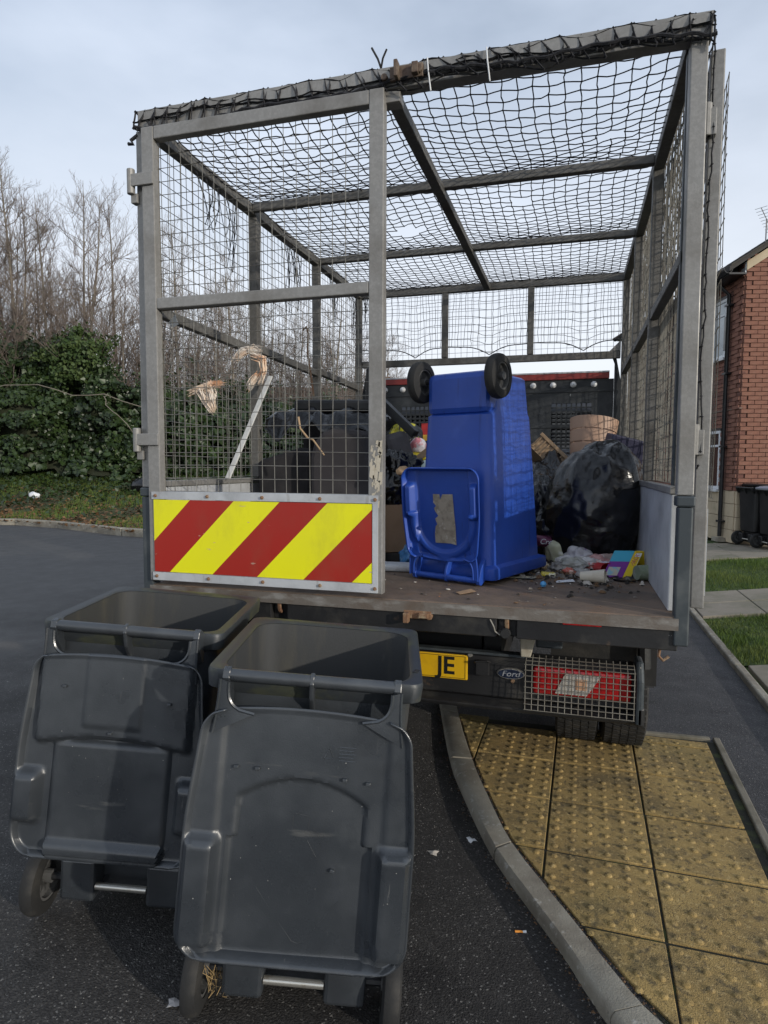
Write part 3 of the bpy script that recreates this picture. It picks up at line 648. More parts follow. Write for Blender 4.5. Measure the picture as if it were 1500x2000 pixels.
# bed
bed = part(MB().box(-1.10, 1.10, -.035, 2.98, .985, 1.01), 'bed_floor', bedm, bevel=.004)
part(MB().box(-1.10, 1.10, -.042, -.036, .962, 1.006), 'edge_plate', M('scuffed_edge_steel', (.16, .14, .12), [((.30, .29, .27), 9, .5, .66, .8, 'noise', (1, 1, 3)), ((.10, .06, .035), 6, .52, .7, .8), ((.45, .38, .28), 40, .68, .74, .7)], .55, .2, .3, 80), bed)
cm = MB()
for a, b in ((-1.10, -.505), (-.43, .455), (.53, 1.10)): cm.box(a, b, -.030, .03, .885, .984)
cm.box(-.505, -.43, .0, .03, .885, .984); cm.box(.455, .53, .0, .03, .885, .984)
cross = part(cm, 'rear_crossmember', blackp, bevel=.004)
for x in (-.467, .493):
    part(MB().tube([(x, -.012, .985), (x, -.03, .965), (x, -.022, .93), (x, -.008, .92)], .009, 6), 'tailboard_hook', rust, cross, smooth=True)
lt = MB().box(.085, .20, -.043, -.031, .938, .972); lt.box(.09, .112, -.075, -.043, .925, .965); lt.box(.15, .19, -.06, -.043, .945, .965); lt.lathe([(-.052, .0), (-.052, .014), (-.03, .014)], 10, 'y', (.19, 0, .952))
part(lt, 'latch_bracket', rust, cross, bevel=.003)
part(MB().lathe([(-.045, 0), (-.045, .018), (-.03, .02)], 12, 'y', (.49, 0, .905)), 'rubber_buffer', rubber, cross)
part(MB().box(.70, .84, -.038, -.031, .955, .98), 'red_reflector', redlens, cross, bevel=.003)
part(MB().tube([(.43, -.034, .955), (.445, -.04, .93), (.45, -.036, .91), (.47, -.034, .895)], .003, 4), 'wire_scrap', wire, cross)
part(MB().tube([(1.045, -.01, .885), (1.04, -.02, .86), (1.055, -.02, .845), (1.075, -.015, .86)], .006, 6), 'rope_hook', rust, cross)
# drop-side panels, posts
for s in (-1, 1):
    part(MB().box(*sorted((s*1.075, s*1.10)), .06, 2.93, 1.012, 1.445), 'side_panel', galv2, bevel=.004)
    part(MB().box(*sorted((s*1.068, s*1.105)), .06, 2.93, 1.447, 1.475), 'panel_cap_rail', galv, bevel=.004)
    part(MB().box(*sorted((s*1.085, s*1.135)), -.04, .02, .905, 1.405), 'corner_post', darkpost, bevel=.006)
    part(MB().box(*sorted((s*1.078, s*1.14)), -.046, .026, 1.407, 1.445), 'post_cap', darkpost, bevel=.006)
    part(MB().box(*sorted((s*1.102, s*1.128)), .03, 2.96, .90, .985), 'side_rave', blackp, bevel=.005)
    bar('cage_post', (s*1.108, -.005, 1.447), (s*1.10, -.005, 2.985), .055, .055)
    for y in (.98, 1.93, 2.90): bar('cage_post', (s*1.09, y, 1.477), (s*1.09, y, 2.985), .05, .05, galv_shaded)
    bar('cage_rail', (s*1.09, .03, 3.01), (s*1.09, 2.88, 3.01), .05, .055, galv_shaded)
    for y0, y1 in ((.03, .955), (1.005, 1.905), (1.955, 2.875)): bar('cage_rail', (s*1.09, y0, 2.235 if s < 0 else 2.29), (s*1.09, y1, 2.215 if s < 0 else 2.29), .04, .045, galv_shaded)
part(MB().box(1.072, 1.080, .03, .062, 1.48, 2.98), 'door_stop_strip', darkpost)
for s in (-1, 1):
    mb = MB()
    wires(mb, (s*1.118, .03, 1.48), (0, 1, 0), (0, 0, 1), 2.86, 1.52, .051 if s < 0 else .0255, .054 if s < 0 else .0505, .0021, .003)
    part(mb, 'side_mesh', wire)
# roof frame
bar('rear_beam', (-1.115, -.005, 3.027), (1.14, -.005, 3.027), .062, .082)
bar('front_beam', (-1.115, 2.92, 3.015), (1.115, 2.92, 3.015), .05, .06, galv_shaded)
for y in (.93, 1.94): bar('roof_beam', (-1.064, y, 3.015), (1.064, y, 3.015), .045, .042, galv_shaded)
bar('roof_rail', (.02, .03, 2.975), (.02, 2.89, 3.0), .05, .045, galv_shaded)
part(MB().box(-.015, .055, -.03, .03, 2.94, 2.984), 'rail_stub', galv, bevel=.003)
# front frame over the headboard
bar('front_rail', (-1.06, 2.92, 2.42), (1.06, 2.92, 2.42), .045, .055, galv_shaded)
for x in (-.335, .368): bar('front_upright', (x, 2.92, 2.45), (x, 2.92, 2.984), .05, .05, galv_shaded)
part(MB().prism([(1.06, 2.45), (1.06, 2.53), (.98, 2.45)], 2.90, 2.94, 'y'), 'gusset', galv)
mb = MB(); wires(mb, (-1.06, 2.95, 2.44), (1, 0, 0), (0, 0, 1), 2.12, .56, .051, .054, .0017, .004); part(mb, 'front_mesh', wired)
# beam latch
bl = MB().box(.02, .15, -.052, -.037, 3.005, 3.055); bl.box(.045, .06, -.09, -.052, 3.0, 3.06); bl.box(.11, .135, -.075, -.052, 3.01, 3.05)
bl.lathe([(-.062, 0), (-.062, .013), (-.04, .013)], 10, 'y', (.0, 0, 3.02)); bl.lathe([(-.065, 0), (-.065, .016), (-.05, .016)], 10, 'y', (.135, 0, 3.03))
part(bl, 'door_keeper', M('dull_rusty_steel', (.12, .085, .065), [((.22, .17, .12), 25, .5, .66, .7), ((.06, .03, .02), 40, .52, .7, .8)], .75, .2), bevel=.003)

# chevron print
def chevron():
    m = M('chevron_board_print', (.8, .8, .01), (), .35)
    t = m.node_tree; b = t.nodes['Principled BSDF']; ln = t.links.new
    tcn = t.nodes.new('ShaderNodeTexCoord'); sp = t.nodes.new('ShaderNodeSeparateXYZ'); ln(tcn.outputs['Object'], sp.inputs[0])
    def mth(op, a, b_=None):
        n = t.nodes.new('ShaderNodeMath'); n.operation = op
        for i, q in enumerate((a, b_)):
            if q is None: continue
            if isinstance(q, (int, float)): n.inputs[i].default_value = q
            else: ln(q, n.inputs[i])
        return n.outputs[0]
    u = mth('SUBTRACT', sp.outputs[0], sp.outputs[2]); u = mth('ADD', u, 2.267+4*.4265); u = mth('DIVIDE', u, .4265); u = mth('FRACT', u); fac = mth('LESS_THAN', u, .5)
    n = t.nodes.new('ShaderNodeTexNoise'); n.inputs['Scale'].default_value = 5; n.inputs['Detail'].default_value = 8
    n2 = t.nodes.new('ShaderNodeTexNoise'); n2.inputs['Scale'].default_value = 42; n2.inputs['Detail'].default_value = 3
    mpn = t.nodes.new('ShaderNodeMapping'); mpn.inputs['Rotation'].default_value = (0, R(35), 0); mpn.inputs['Scale'].default_value = (.35, 1, 1.3)
    ln(tcn.outputs['Object'], mpn.inputs[0]); ln(mpn.outputs[0], n2.inputs['Vector']); ln(tcn.outputs['Object'], n.inputs['Vector'])
    def mix(f, a, b_):
        q = t.nodes.new('ShaderNodeMix'); q.data_type = 'RGBA'; ln(f, q.inputs[0])
        for i, c in ((6, a), (7, b_)):
            if isinstance(c, tuple): q.inputs[i].default_value = (*c, 1)
            else: ln(c, q.inputs[i])
        return q.outputs[2]
    f1 = t.nodes.new('ShaderNodeMapRange'); f1.inputs[1].default_value = .4; f1.inputs[2].default_value = .7; f1.inputs[4].default_value = .5; ln(n.outputs[0], f1.inputs[0])
    red = mix(f1.outputs[0], (.36, .018, .010), (.30, .028, .018)); yel = mix(f1.outputs[0], (.83, .80, .008), (.76, .72, .02))
    c = mix(fac, yel, red)
    f2 = t.nodes.new('ShaderNodeMapRange'); f2.inputs[1].default_value = .715; f2.inputs[2].default_value = .73; f2.inputs[4].default_value = .7; ln(n2.outputs[0], f2.inputs[0])
    c = mix(f2.outputs[0], c, (.5, .36, .28))
    n3 = t.nodes.new('ShaderNodeTexNoise'); n3.inputs['Scale'].default_value = 3.2; n3.inputs['Detail'].default_value = 9; n3.inputs['Roughness'].default_value = .7
    mp3 = t.nodes.new('ShaderNodeMapping'); mp3.inputs['Scale'].default_value = (1, 1, .45); ln(tcn.outputs['Object'], mp3.inputs[0]); ln(mp3.outputs[0], n3.inputs['Vector'])
    f3 = t.nodes.new('ShaderNodeMapRange'); f3.inputs[1].default_value = .5; f3.inputs[2].default_value = .75; f3.inputs[4].default_value = .32; ln(n3.outputs[0], f3.inputs[0])
    c = mix(f3.outputs[0], c, (.16, .12, .07)); ln(c, b.inputs['Base Color']); return m
chevm = chevron()
def make_door(m, name, label=None):
    """door of width 1.085 in local x (0 hinge stile .. 1.085), z from 1.03"""
    d = bpy.data.objects.new(name, None); COL.objects.link(d); d.parent = truck
    if label: d['label'] = label
    W_ = 1.085
    for nm, a, b, wd, ht in (('stile', (.03, 0, 1.03), (.03, 0, 2.985), .06, .045), ('stile', (W_-.03, 0, 1.03), (W_-.03, 0, 2.985), .06, .045)):
        MB().beam(a, b, wd, ht, (0, 1, 0)).build(nm, galv, d, bevel=.004)
    for nm, z, h in (('top_rail', 2.958, .054), ('mid_rail', 2.245, .046), ('lower_rail', 1.413, .034), ('bottom_rail', 1.052, .040)):
        MB().beam((.061, 0, z), (W_-.061, 0, z), .042, h).build(nm, galv if h != .034 and h != .040 else galv2, d, bevel=.004)
    for z0, V_ in ((1.432, .79), (2.268, .664)):
        mb = MB(); wires(mb, (.062, m*.016, z0), (1, 0, 0), (0, 0, 1), W_-.124, V_, .0525, .0565, .0019, .0025); mb.build('door_mesh', wire, d)
    return d
door = make_door(1, 'cage_door')
door.location = (-1.085, -.035, 0)
o = MB().box(.0285, 1.043, -.028, -.0235, 1.074, 1.3945).build('chevron_board', chevm, door)
o.data.transform(Matrix.Translation((-1.085, 0, 0))); o.location = (1.085, 0, 0)
fr = MB().box(.02, 1.068, -.0300, -.0232, 1.397, 1.429); fr.box(.02, 1.068, -.0300, -.0232, 1.036, 1.0715); fr.box(1.0455, 1.068, -.0300, -.0232, 1.0717, 1.3968)
fr.build('board_edging', galv2, door)
for x in (.04, .30, .56, .82, 1.056):
    for z in (1.412, 1.054): MB().lathe([(-.0385, 0), (-.037, .006), (-.0301, .008)], 8, 'y', (x, 0, z)).build('bolt', rust, door)
for z in (2.765, 1.655):
    h = MB().box(-.055, .062, -.034, -.0235, z-.022, z+.03); h.lathe([(-.05, .0), (-.05, .017), (.055, .017), (.055, 0)], 12, 'z', (-.055, -.02, z)); h.box(-.062, -.03, -.015, .02, z-.085, z-.045)
    h.build('hinge', galv, door, bevel=.003)
sp = M('mud_splash', (.5, .45, .36), [((.35, .3, .2), 40, .5, .7, .6)], .9)
mb = MB()
for k in range(60):
    x = 1.055+random.gauss(0, .014); z = random.choice((1.56, 1.50, 1.44, 1.60))+random.gauss(0, .03); r_ = abs(random.gauss(0, .0035))+.0012
    a = random.uniform(0, 3); ln_ = r_*random.uniform(1, 3.5)
    if not .99+.042 < x < 1.08: continue
    mb.add([(x-r_, -.0232-.0005*(k % 5), z-ln_*.6), (x+r_, -.0232-.0005*(k % 5), z-ln_), (x+r_*1.4, -.0232-.0005*(k % 5), z+ln_), (x-r_*.6, -.0232-.0005*(k % 5), z+ln_*.8)], [(0, 1, 2, 3)])
mb.build('mud_splatter', sp, door, kind='stuff')
d2 = make_door(-2.6, 'cage_door', 'cage door folded right back along the side'); d2.location = (1.172, .045, 0); d2.rotation_euler = (0, 0, R(90-4.5))
MB().box(.0285, 1.043, -.028, -.0235, 1.074, 1.3945).build('board_back', galv2, d2)
for z in (2.75, 1.65):
    h = MB().box(-.03, .03, -.0, .03, z-.06, z+.03); h.lathe([(-.06, 0), (-.06, .017), (.05, .017), (.05, 0)], 12, 'z', (-.018, .03, z)); h.build('hinge', galv, d2, bevel=.003)

# headboard with grilles
hb = bpy.data.objects.new('headboard', None); COL.objects.link(hb); hb.parent = truck
GX = [(-.72, -.40), (-.16, .16), (.545, .855)]
zs = [1.0, 1.71, 1.86, 1.885, 2.055, 2.24]
pl = MB()
for z0, z1 in ((1.0, 1.70), (1.85, 1.885), (2.055, 2.243)): pl.box(-1.02, 1.02, 2.965, 2.985, z0, z1)
xe = [-1.02]+[v for g_ in GX for v in g_]+[1.02]
for z0, z1 in ((1.70, 1.85), (1.885, 2.055)):
    for k in range(0, len(xe), 2): pl.box(xe[k], xe[k+1], 2.965, 2.985, z0, z1)
pl.build('headboard_panel', headm, hb)
for a, b in GX:
    for z0, z1, n in ((1.70, 1.85, 5), (1.885, 2.055, 5)):
        lat = MB()
        k = 8
        for i in range(1, k): x = a+(b-a)*i/k; lat.box(x-.006, x+.006, 2.972, 2.982, z0, z1)
        for i in range(1, n): z = z0+(z1-z0)*i/n; lat.box(a, b, 2.969, 2.979, z-.006, z+.006)
        lat.build('grille', headm, hb)
for z in (2.15, 1.865, 1.55): MB().box(-1.02, 1.02, 2.957, 2.9645, z-.006, z+.006).build('panel_rib', headm, hb)
MB().box(-.985, .985, 2.95, 3.0, 2.245, 2.292).build('red_strip', redp, hb, bevel=.004)
MB().box(-.985, .985, 2.948, 3.002, 2.2935, 2.305).build('top_trim', galv2, hb)
for i in range(13):
    x = .869-i*.158
    MB().lathe([(-.022, .0005), (-.018, .015), (-.008, .023), (.003, .025)], 14, 'y', (x, 2.963, 2.203)).build('round_marker', white, hb, smooth=True)
for s in (-1, 1):
    MB().prism([(s*1.022, 1.0), (s*1.022, 2.36), (s*1.0, 2.42), (s*1.035, 2.40), (s*1.075, 2.2), (s*1.13, 1.9), (s*1.19, 1.4), (s*1.2, 1.0)], 2.962, 2.99, 'y').build('headboard_wing', headm, hb)
# cab
cb = MB()
for (y, hw, z0, z1) in ((3.10, .98, .55, 2.05), (3.4, 1.0, .5, 2.16), (4.3, 1.0, .5, 2.12), (4.75, .98, .48, 1.35), (5.25, .93, .45, 1.1)):
    pass
prof = [(3.10, .55), (3.10, 2.0), (3.25, 2.12), (4.1, 2.12), (4.72, 1.45), (5.25, 1.15), (5.35, .5)]
cb.loft([[(x, a, b) for a, b in prof] for x in (-.97, .97)])
cabm = M('dark_cab_paint', (.03, .03, .034), [((.05, .05, .05), 3, .5, .7, .5)], .35)
cab = part(cb, 'cab', cabm, bevel=.04)
part(MB().box(-.75, .75, 3.088, 3.098, 1.55, 2.0), 'rear_window', darkglass, cab)
part(MB().add([(-.8, 4.17, 2.06), (.8, 4.17, 2.06), (.85, 4.71, 1.475), (-.85, 4.71, 1.475)], [(0, 1, 2, 3)]), 'windscreen', darkglass, cab)
for s in (-1, 1): part(MB().add([(s*.974, 3.45, 1.4), (s*.974, 4.5, 1.4), (s*.974, 4.05, 2.0), (s*.974, 3.45, 2.0)], [(0, 1, 2, 3)]), 'side_window', darkglass, cab)
# chassis, wheels
for s in (-1, 1): part(MB().box(*sorted((s*.36, s*.44)), .32, 4.8, .62, .80), 'chassis_rail', blackp, bevel=.005)
part(MB().lathe([(-.9, .05), (.9, .05)], 10, 'x', (0, 1.25, .36)), 'rear_axle', blackp)
part(MB().lathe([(-.16, .02), (-.14, .1), (0, .15), (.14, .1), (.16, .02)], 14, 'x', (0, 1.25, .36)), 'differential', blackp, smooth=True)
for y in (.5, 1.1, 1.7, 2.3): part(MB().box(-1.05, 1.05, y, y+.06, .882, .984), 'bed_bearer', blackp)
part(MB().box(-.45, .35, .34, .95, .60, .80), 'spare_wheel_carrier', blackp)
def wheel(x0, x1, y, zc, rad=.34):
    wv = bpy.data.objects.new('wheel', None); COL.objects.link(wv); wv.parent = truck; wv.location = ((x0+x1)/2, y, zc)
    h = (x1-x0)/2; t = MB().lathe([(-h*.8, rad*.6), (-h*.98, rad*.75), (-h, rad*.88), (-h*.9, rad*.96), (-h*.8, rad*.985), (h*.8, rad*.985), (h*.9, rad*.96), (h, rad*.88), (h*.98, rad*.75), (h*.8, rad*.6)], 48)
    t.build('tyre', rubber, wv, smooth=True)
    tr = MB(); nb = 60
    for k in range(nb):
        a0, a1 = 2*math.pi*k/nb, 2*math.pi*(k+.72)/nb
        for j, (u0, u1) in enumerate(((-.88, -.56), (-.52, -.20), (-.16, .16), (.20, .52), (.56, .88))):
            sh = (.3 if j % 2 else 0)*2*math.pi/nb; v = []
            for r_ in (rad*.972, rad*.999 if 0 < j < 4 else rad*.992):
                for (uu, aa) in ((u0, a0+sh), (u1, a0+sh+.02), (u1, a1+sh+.02), (u0, a1+sh)): v.append((uu*h, r_*math.cos(aa), r_*math.sin(aa)))
            tr.add(v, [(4, 5, 6, 7), (0, 1, 5, 4), (1, 2, 6, 5), (2, 3, 7, 6), (3, 0, 4, 7)])
    tr.build('tread', rubber, wv)
    MB().lathe([(-h*.7, rad*.6), (-h*.2, rad*.56), (0, rad*.2), (.02, .02)], 24).build('rim', rimgrey, wv, smooth=True)
for s in (-1, 1):
    wheel(*sorted((s*.905, s*1.125)), 1.25, .355); wheel(*sorted((s*.665, s*.885)), 1.25, .355)
    wheel(*sorted((s*.80, s*1.0)), 4.35, .355)
    part(MB().box(*sorted((s*.64, s*1.13)), .74, .755, .50, .88), 'mudflap', rubber)
    fl = MB().lathe([(-.24, .40), (.24, .40)], 30, 'x', (s*.895, 1.25, .37)); fl.f = [f for f in fl.f if all(fl.v[i][2] > .45 for i in f)]
    part(fl, 'mudguard', blackp, solid=.008)
    part(MB().tube([(s*1.06, .70, .88), (s*1.07, .69, .6)], .03, 8), 'mudguard_stay', blackp)
# rear bumper bar
bmp = part(MB().box(-1.0, 1.0, .222, .29, .555, .745), 'rear_bumper', blackp, bevel=.008)
part(MB().prism([(.222, .552), (.29, .552), (.29, .50), (.175, .515), (.165, .535)], -1.0, .995, 'x'), 'bumper_step', blackp, bmp, bevel=.006)
part(MB().box(-1.0, .56, .19, .23, .747, .757), 'bumper_top_flange', darkpost, bmp)
for s in (-1, 1):
    part(MB().prism([(.15, .52), (.29, .52), (.29, .77), (.20, .77), (.15, .70)], *sorted((s*.985, s*1.015)), 'x'), 'guard_end_plate', darkpost, bmp, bevel=.01)
    part(MB().box(*sorted((s*.985, s*1.02)), .15, .2, .515, .60), 'rubber_end_cap', blackp, bmp, bevel=.012)
    tl = part(MB().box(*sorted((s*.585, s*.972)), .188, .2215, .600, .714), 'tail_light', redlens, bmp, bevel=.012)
    xs_ = (.66, .80, .835, .70)
    part(MB().prism([(s*.675, .612), (s*.80, .612), (s*.855, .700), (s*.715, .700)], .183, .1885, 'y'), 'clear_lens', clearlens, tl)
    part(MB().box(*sorted((s*.755, s*.80)), .181, .1828, .635, .68), 'lamp_bulb_window', M('amber_lens', (.62, .36, .22), rough=.3), tl)
    gd = MB(); n = 16
    x0, x1 = .556, .978
    for k in range(n+1):
        x = s*(x0+(x1-x0)*k/n); gd.tube([(x, .215, .758), (x, .15, .735), (x, .145, .545), (x, .20, .530)], .0019, 4, False)
    for k in range(9): z = .545+.19*k/8; gd.tube([(s*(x0-.004), .143, z), (s*(x1+.004), .143, z)], .0019, 4, False)
    for k in range(1, 3): gd.tube([(s*x0, .15+.022*k, .735+.008*k), (s*x1, .15+.022*k, .735+.008*k)], .0019, 4, False)
    part(gd, 'lamp_guard', wire, bmp)
pt = part(MB().box(-.215, .307, .212, .2215, .620, .730), 'number_plate', yellowp, bmp, bevel=.004)
text('plate_letters', 'JE', .108, blackt, pt, (.212, .2112, .676), sx=.98, offset=.0022)
pb = MB(); po = [(-.205, .297, .626, .6278), (-.205, .297, .7222, .724), (-.205, -.2032, .6278, .7222), (.2952, .297, .6278, .7222)]
for a, b, c, d in po: pb.box(a, b, .2113, .2125, c, d)
pb.build('plate_border', blackt, pt)
part(MB().lathe([(-.012, 0), (-.012, .010), (0, .012)], 8, 'y', (.318, .221, .735)), 'plate_lamp_bolt', chrome, bmp)
lb = MB().box(.345, .40, .195, .2215, .655, .715); lb.tube([(.34, .20, .705), (.345, .185, .715), (.395, .185, .722), (.405, .2, .712)], .004, 6)
part(lb, 'lamp_socket', blackp, bmp, bevel=.006)
badge = M('navy_badge_enamel', (.02, .03, .06), rough=.25, coat=.5)
bd = part(MB().lathe([(-.010, .0), (-.010, .056), (-.004, .060), (0, .060)], 32, 'y'), 'oval_badge', chrome, bmp, loc=(.491, .2215, .667)); bd.scale = (1, 1, .40)
b2 = part(MB().lathe([(-.0115, 0), (-.0115, .053), (-.0105, .053)], 32, 'y'), 'badge_face', badge, bmp, loc=(.491, .2215, .667)); b2.scale = (1, 1, .37)
text('badge_script', 'Ford', .034, M('silver_script', (.55, .57, .6), rough=.3, metal=.4), bmp, (.491, .2093, .667), sx=1.15, shear=.25)
part(MB().lathe([(-.01, 0), (-.01, .008), (0, .009)], 8, 'y', (.50, .221, .635)), 'bolt', rust, bmp)
br = MB().prism([(.535, .76), (.575, .76), (.605, .885), (.53, .885)], .16, .20, 'y'); part(br, 'pale_bracket', M('cream_bracket_paint', (.42, .38, .30), [((.25, .2, .14), 20, .5, .7, .7)], .6), bmp, bevel=.004)
part(MB().box(.59, .70, .26, .40, .775, .83), 'towing_box', darkpost, bmp, bevel=.008)

# ------------------------------------------------------------------ cargo net
net = thing('cargo_net', 'black rope net stretched over the roof of the truck cage', 'net', (0, 0, 3.0))
def netgrid(fn, nu, nv, holes=(), zig=.010, rad=.0030, prob=0):
    mb = MB(); P = [[Vector(fn(i, j, (-1)**(i+j))) for j in range(nv+1)] for i in range(nu+1)]
    def ok(i, j): return all((i-a)**2+(j-b)**2 > r_*r_ for a, b, r_ in holes)
    for i in range(nu+1):
        for j in range(nv+1):
            for di, dj in ((1, 0), (0, 1)):
                if i+di <= nu and j+dj <= nv and (ok(i, j) and ok(i+di, j+dj)) and random.random() > prob:
                    a, b = P[i][j], P[i+di][j+dj]; m = (a+b)/2+Vector((random.gauss(0, .002), random.gauss(0, .002), random.gauss(-.001, .002)))
                    mb.tube([a, m, b], rad, 3, False)
            if ok(i, j): mb.add([P[i][j]+Vector(d)*rad*1.7 for d in ((1, 0, 0), (0, 1, 0), (-1, 0, 0), (0, -1, 0), (0, 0, 1), (0, 0, -1))], [(0, 1, 4), (1, 2, 4), (2, 3, 4), (3, 0, 4), (1, 0, 5), (2, 1, 5), (3, 2, 5), (0, 3, 5)])
    return mb
NU, NV = 38, 56
def roofpt(i, j, sg):
    x = -1.12+2.26*i/NU; y = -.02+2.96*j/NV
    yb = [-.02, .93, 1.94, 2.94]; k = 0 if y < .93 else (1 if y < 1.94 else 2); fy = (y-yb[k])/(yb[k+1]-yb[k])
    fx = (x+1.09)/1.11 if x < .02 else (x-.02)/1.09; fx = min(1, max(0, fx))
    sag = (.085, .07, .05)[k]*(math.sin(math.pi*fy)**.8 if 0 < fy < 1 else 0)*(.35+.65*math.sin(math.pi*fx)) if 0 < fy < 1 else 0
    wob = Vector((noise.noise(Vector((x*2.1, y*2.1, 1)))*.022, noise.noise(Vector((x*2.1, y*2.1, 5)))*.022, 0))
    return (x+wob.x+sg*.002, y+wob.y+sg*.008, .048-sag+.008*noise.noise(Vector((x*4, y*4, 2))))
netgrid(roofpt, NU, NV, holes=((26, 23, .8), (33, 11, .8), (14, 28, 1.1))).build('roof_netting', rope, net)
def wrap(i, j, sg):
    x = -1.13+2.29*i/36; g1 = .5+.5*math.sin(x*2.6+.5)
    zz = (.072, .066, .022+.012*math.sin(x*6), -.020+.018*g1+.01*math.sin(x*9))[j]; yy = (.02, -.03, -.042, -.046)[j]
    sl = .05*math.sin(x*3.1+1)*j/3*1.1
    return (min(1.142, max(-1.128, x+sl+random.uniform(-.006, .006))), yy, zz+random.uniform(-.004, .004))
netgrid(wrap, 36, 3, rad=.0045).build('wrapped_netting', rope, net)
def wrap2(i, j, sg):
    a = wrap(i, j, sg); return (min(1.142, a[0]+.03+.02*j), a[1]-.004, a[2]-.006-.012*(j == 3)+.012*math.sin(i*1.7))
netgrid(wrap2, 36, 3, rad=.0036, prob=.06).build('wrapped_netting', rope, net)
pts = [(x, -.047+random.uniform(-.003, .003), -.018+.03*(.5+.5*math.sin(x*2.6+.5))+.01*math.sin(x*9)+.004*math.sin(x*60)) for x in np.linspace(-1.12, 1.15, 120)]
MB().tube(pts, .0065, 5).build('border_rope', rope, net)
pts2 = [(x, -.046, .045+.012*math.sin(x*5)) for x in np.linspace(.2, 1.13, 40)]
def fdr(i, j, sg):
    x = -1.08+2.16*i/40; pk = min(abs(x+.62), abs(x-.03), abs(x-.78)); low = -.44-.07*max(0, 1-pk/.18)**2-.02*math.cos(pk*3)
    f = j/8; return (x+.012*noise.noise(Vector((x*5, f*4, 3)))+.02*math.sin(x*8)*f, 2.965+.01*sg*.2, .05+(low-.05)*f)
netgrid(fdr, 40, 8, rad=.0022).build('front_netting', rope, net)
MB().tube([fdr(i, 8, 1) for i in np.linspace(0, 40, 81)], .004, 4).build('border_rope', rope, net)
def rdr(i, j, sg):
    y = .02+2.88*i/46; f = j/24; return (1.155+.012*noise.noise(Vector((y*3, f*6, 0))), y+.004*sg, .03-1.48*f-.09*math.sin(math.pi*((y*1.05) % 1))*f*.6+.006*sg)
netgrid(rdr, 46, 24, rad=.0032, prob=.02).build('side_netting', rope, net)
for (x, y, z, L_) in ((-1.06, .42, -.03, .30), (-1.06, .62, -.03, .42), (-1.06, 1.35, -.03, .5), (-1.06, 1.5, -.03, .42), (-1.06, 2.2, -.03, .4), (-1.05, 2.6, -.03, .42), (-.98, 2.7, -.02, .3)):
    mb = MB()
    for k in range(9):
        p = Vector((x, y+random.uniform(-.12, .12), z)); q_ = Vector((x+random.uniform(0, .03), y+random.uniform(-.03, .03), z-L_*random.uniform(.5, 1))); m = (p+q_)/2+Vector((random.uniform(0, .02), random.uniform(-.04, .04), 0))
        mb.tube([p, m, q_], .0022, 3, False)
    mb.build('hanging_strands', rope, net)
MB().tube([(-.02, -.03, .07), (-.03, -.04, .1), (-.055, -.04, .145)], .004, 4).tube([(-.02, -.03, .07), (-.01, -.04, .1), (.005, -.04, .13)], .004, 4).build('cord_end', rope, net)
MB().tube([(-1.12, -.03, -.03), (-1.15, -.035, -.05), (-1.135, -.04, -.07), (-1.16, -.04, -.065)], .008, 5).build('cord_end', rope, net)
for x in (.165, .385): MB().tube([(x, -.045, .07), (x+.005, -.052, .02), (x+.012, -.052, -.03), (x+.014, -.045, -.05)], .0028, 5).build('cable_tie', white, net)



# ================================================================== WHEELED BINS
def small_wheel(parent, x, y, z, rad=.1, wd=.052, rimmat=rimgrey, side=1):
    wv = MB().lathe([(-wd*.5, rad*.62), (-wd*.5, rad*.80), (-wd*.38, rad*.96), (-wd*.15, rad), (wd*.15, rad), (wd*.38, rad*.96), (wd*.5, rad*.80), (wd*.5, rad*.62), (-wd*.5, rad*.62)], 36).build('wheel', rubber, parent, smooth=True, loc=(x, y, z))
    rm = MB(); rm.lathe([(-wd*.42, rad*.64), (-wd*.42, rad*.55), (wd*.42, rad*.55), (wd*.42, rad*.64)], 30)
    rm.lathe([(-wd*.55, .0), (-wd*.55, rad*.18), (wd*.55, rad*.18), (wd*.55, 0)], 14)
    for k in range(10):
        a = 2*math.pi*k/10; rm.beam((0, math.cos(a)*rad*.15, math.sin(a)*rad*.15), (0, math.cos(a)*rad*.58, math.sin(a)*rad*.58), wd*.7, rad*.07, (1, 0, 0))
    rm.build('wheel_rim', rimmat, wv)
    return wv
def lid_front(x, s):
    ax = abs(x); h = 0
    h += .014*(1-sstep(.212, .228, ax))*0 - .010*(1-sstep(.205, .222, ax))
    h += .034*bump1(ax, .208, .283, .010)*bump1(s, .405, .665, .012)
    arch = .245+.055*(x/.165)**2
    h += -.013*(1-sstep(.160, .170, ax) if s < .40 else 1-sstep(.178, .188, ax))*sstep(arch-.006, arch+.006, s)*(1-sstep(.70, .72, s))
    h += .007*bump1(s, .700, .706, .004)*(1-sstep(.20, .21, ax))
    h += .006*math.sin(x*9+s*4)*.5
    return h
def lid_left(x, s):
    ax = abs(x); h = -.008
    h += .030*(1-sstep(.222, .240, ax))*bump1(s, .03, .335-.015*math.cos(x*10), .012)
    h += .006*(1-sstep(.082, .090, ax))*bump1(s, .07, .285, .006)
    h += .012*(1-sstep(.172, .180, ax))*sstep(.335, .35, s)*(1-sstep(.70, .71, s))
    h += .040*bump1(ax, .212, .283, .012)*bump1(s, .44, .585, .016)
    h += .022*bump1(s, .640, .676, .008)*(1-sstep(.172, .180, ax))
    return h
def lid_blue(x, s):
    ax = abs(x); h = -.012
    h += -.014*(1-sstep(.130, .142, ax))*sstep(.085, .10, s)
    ell = math.hypot(x/.175, max(0, (.26-s))/.175)
    if s < .30: h += .016*bump1(ell, .80, .97, .05)
    h += .030*bump1(ax, .152, .190, .010)*bump1(s, .285, .43, .012)
    return h
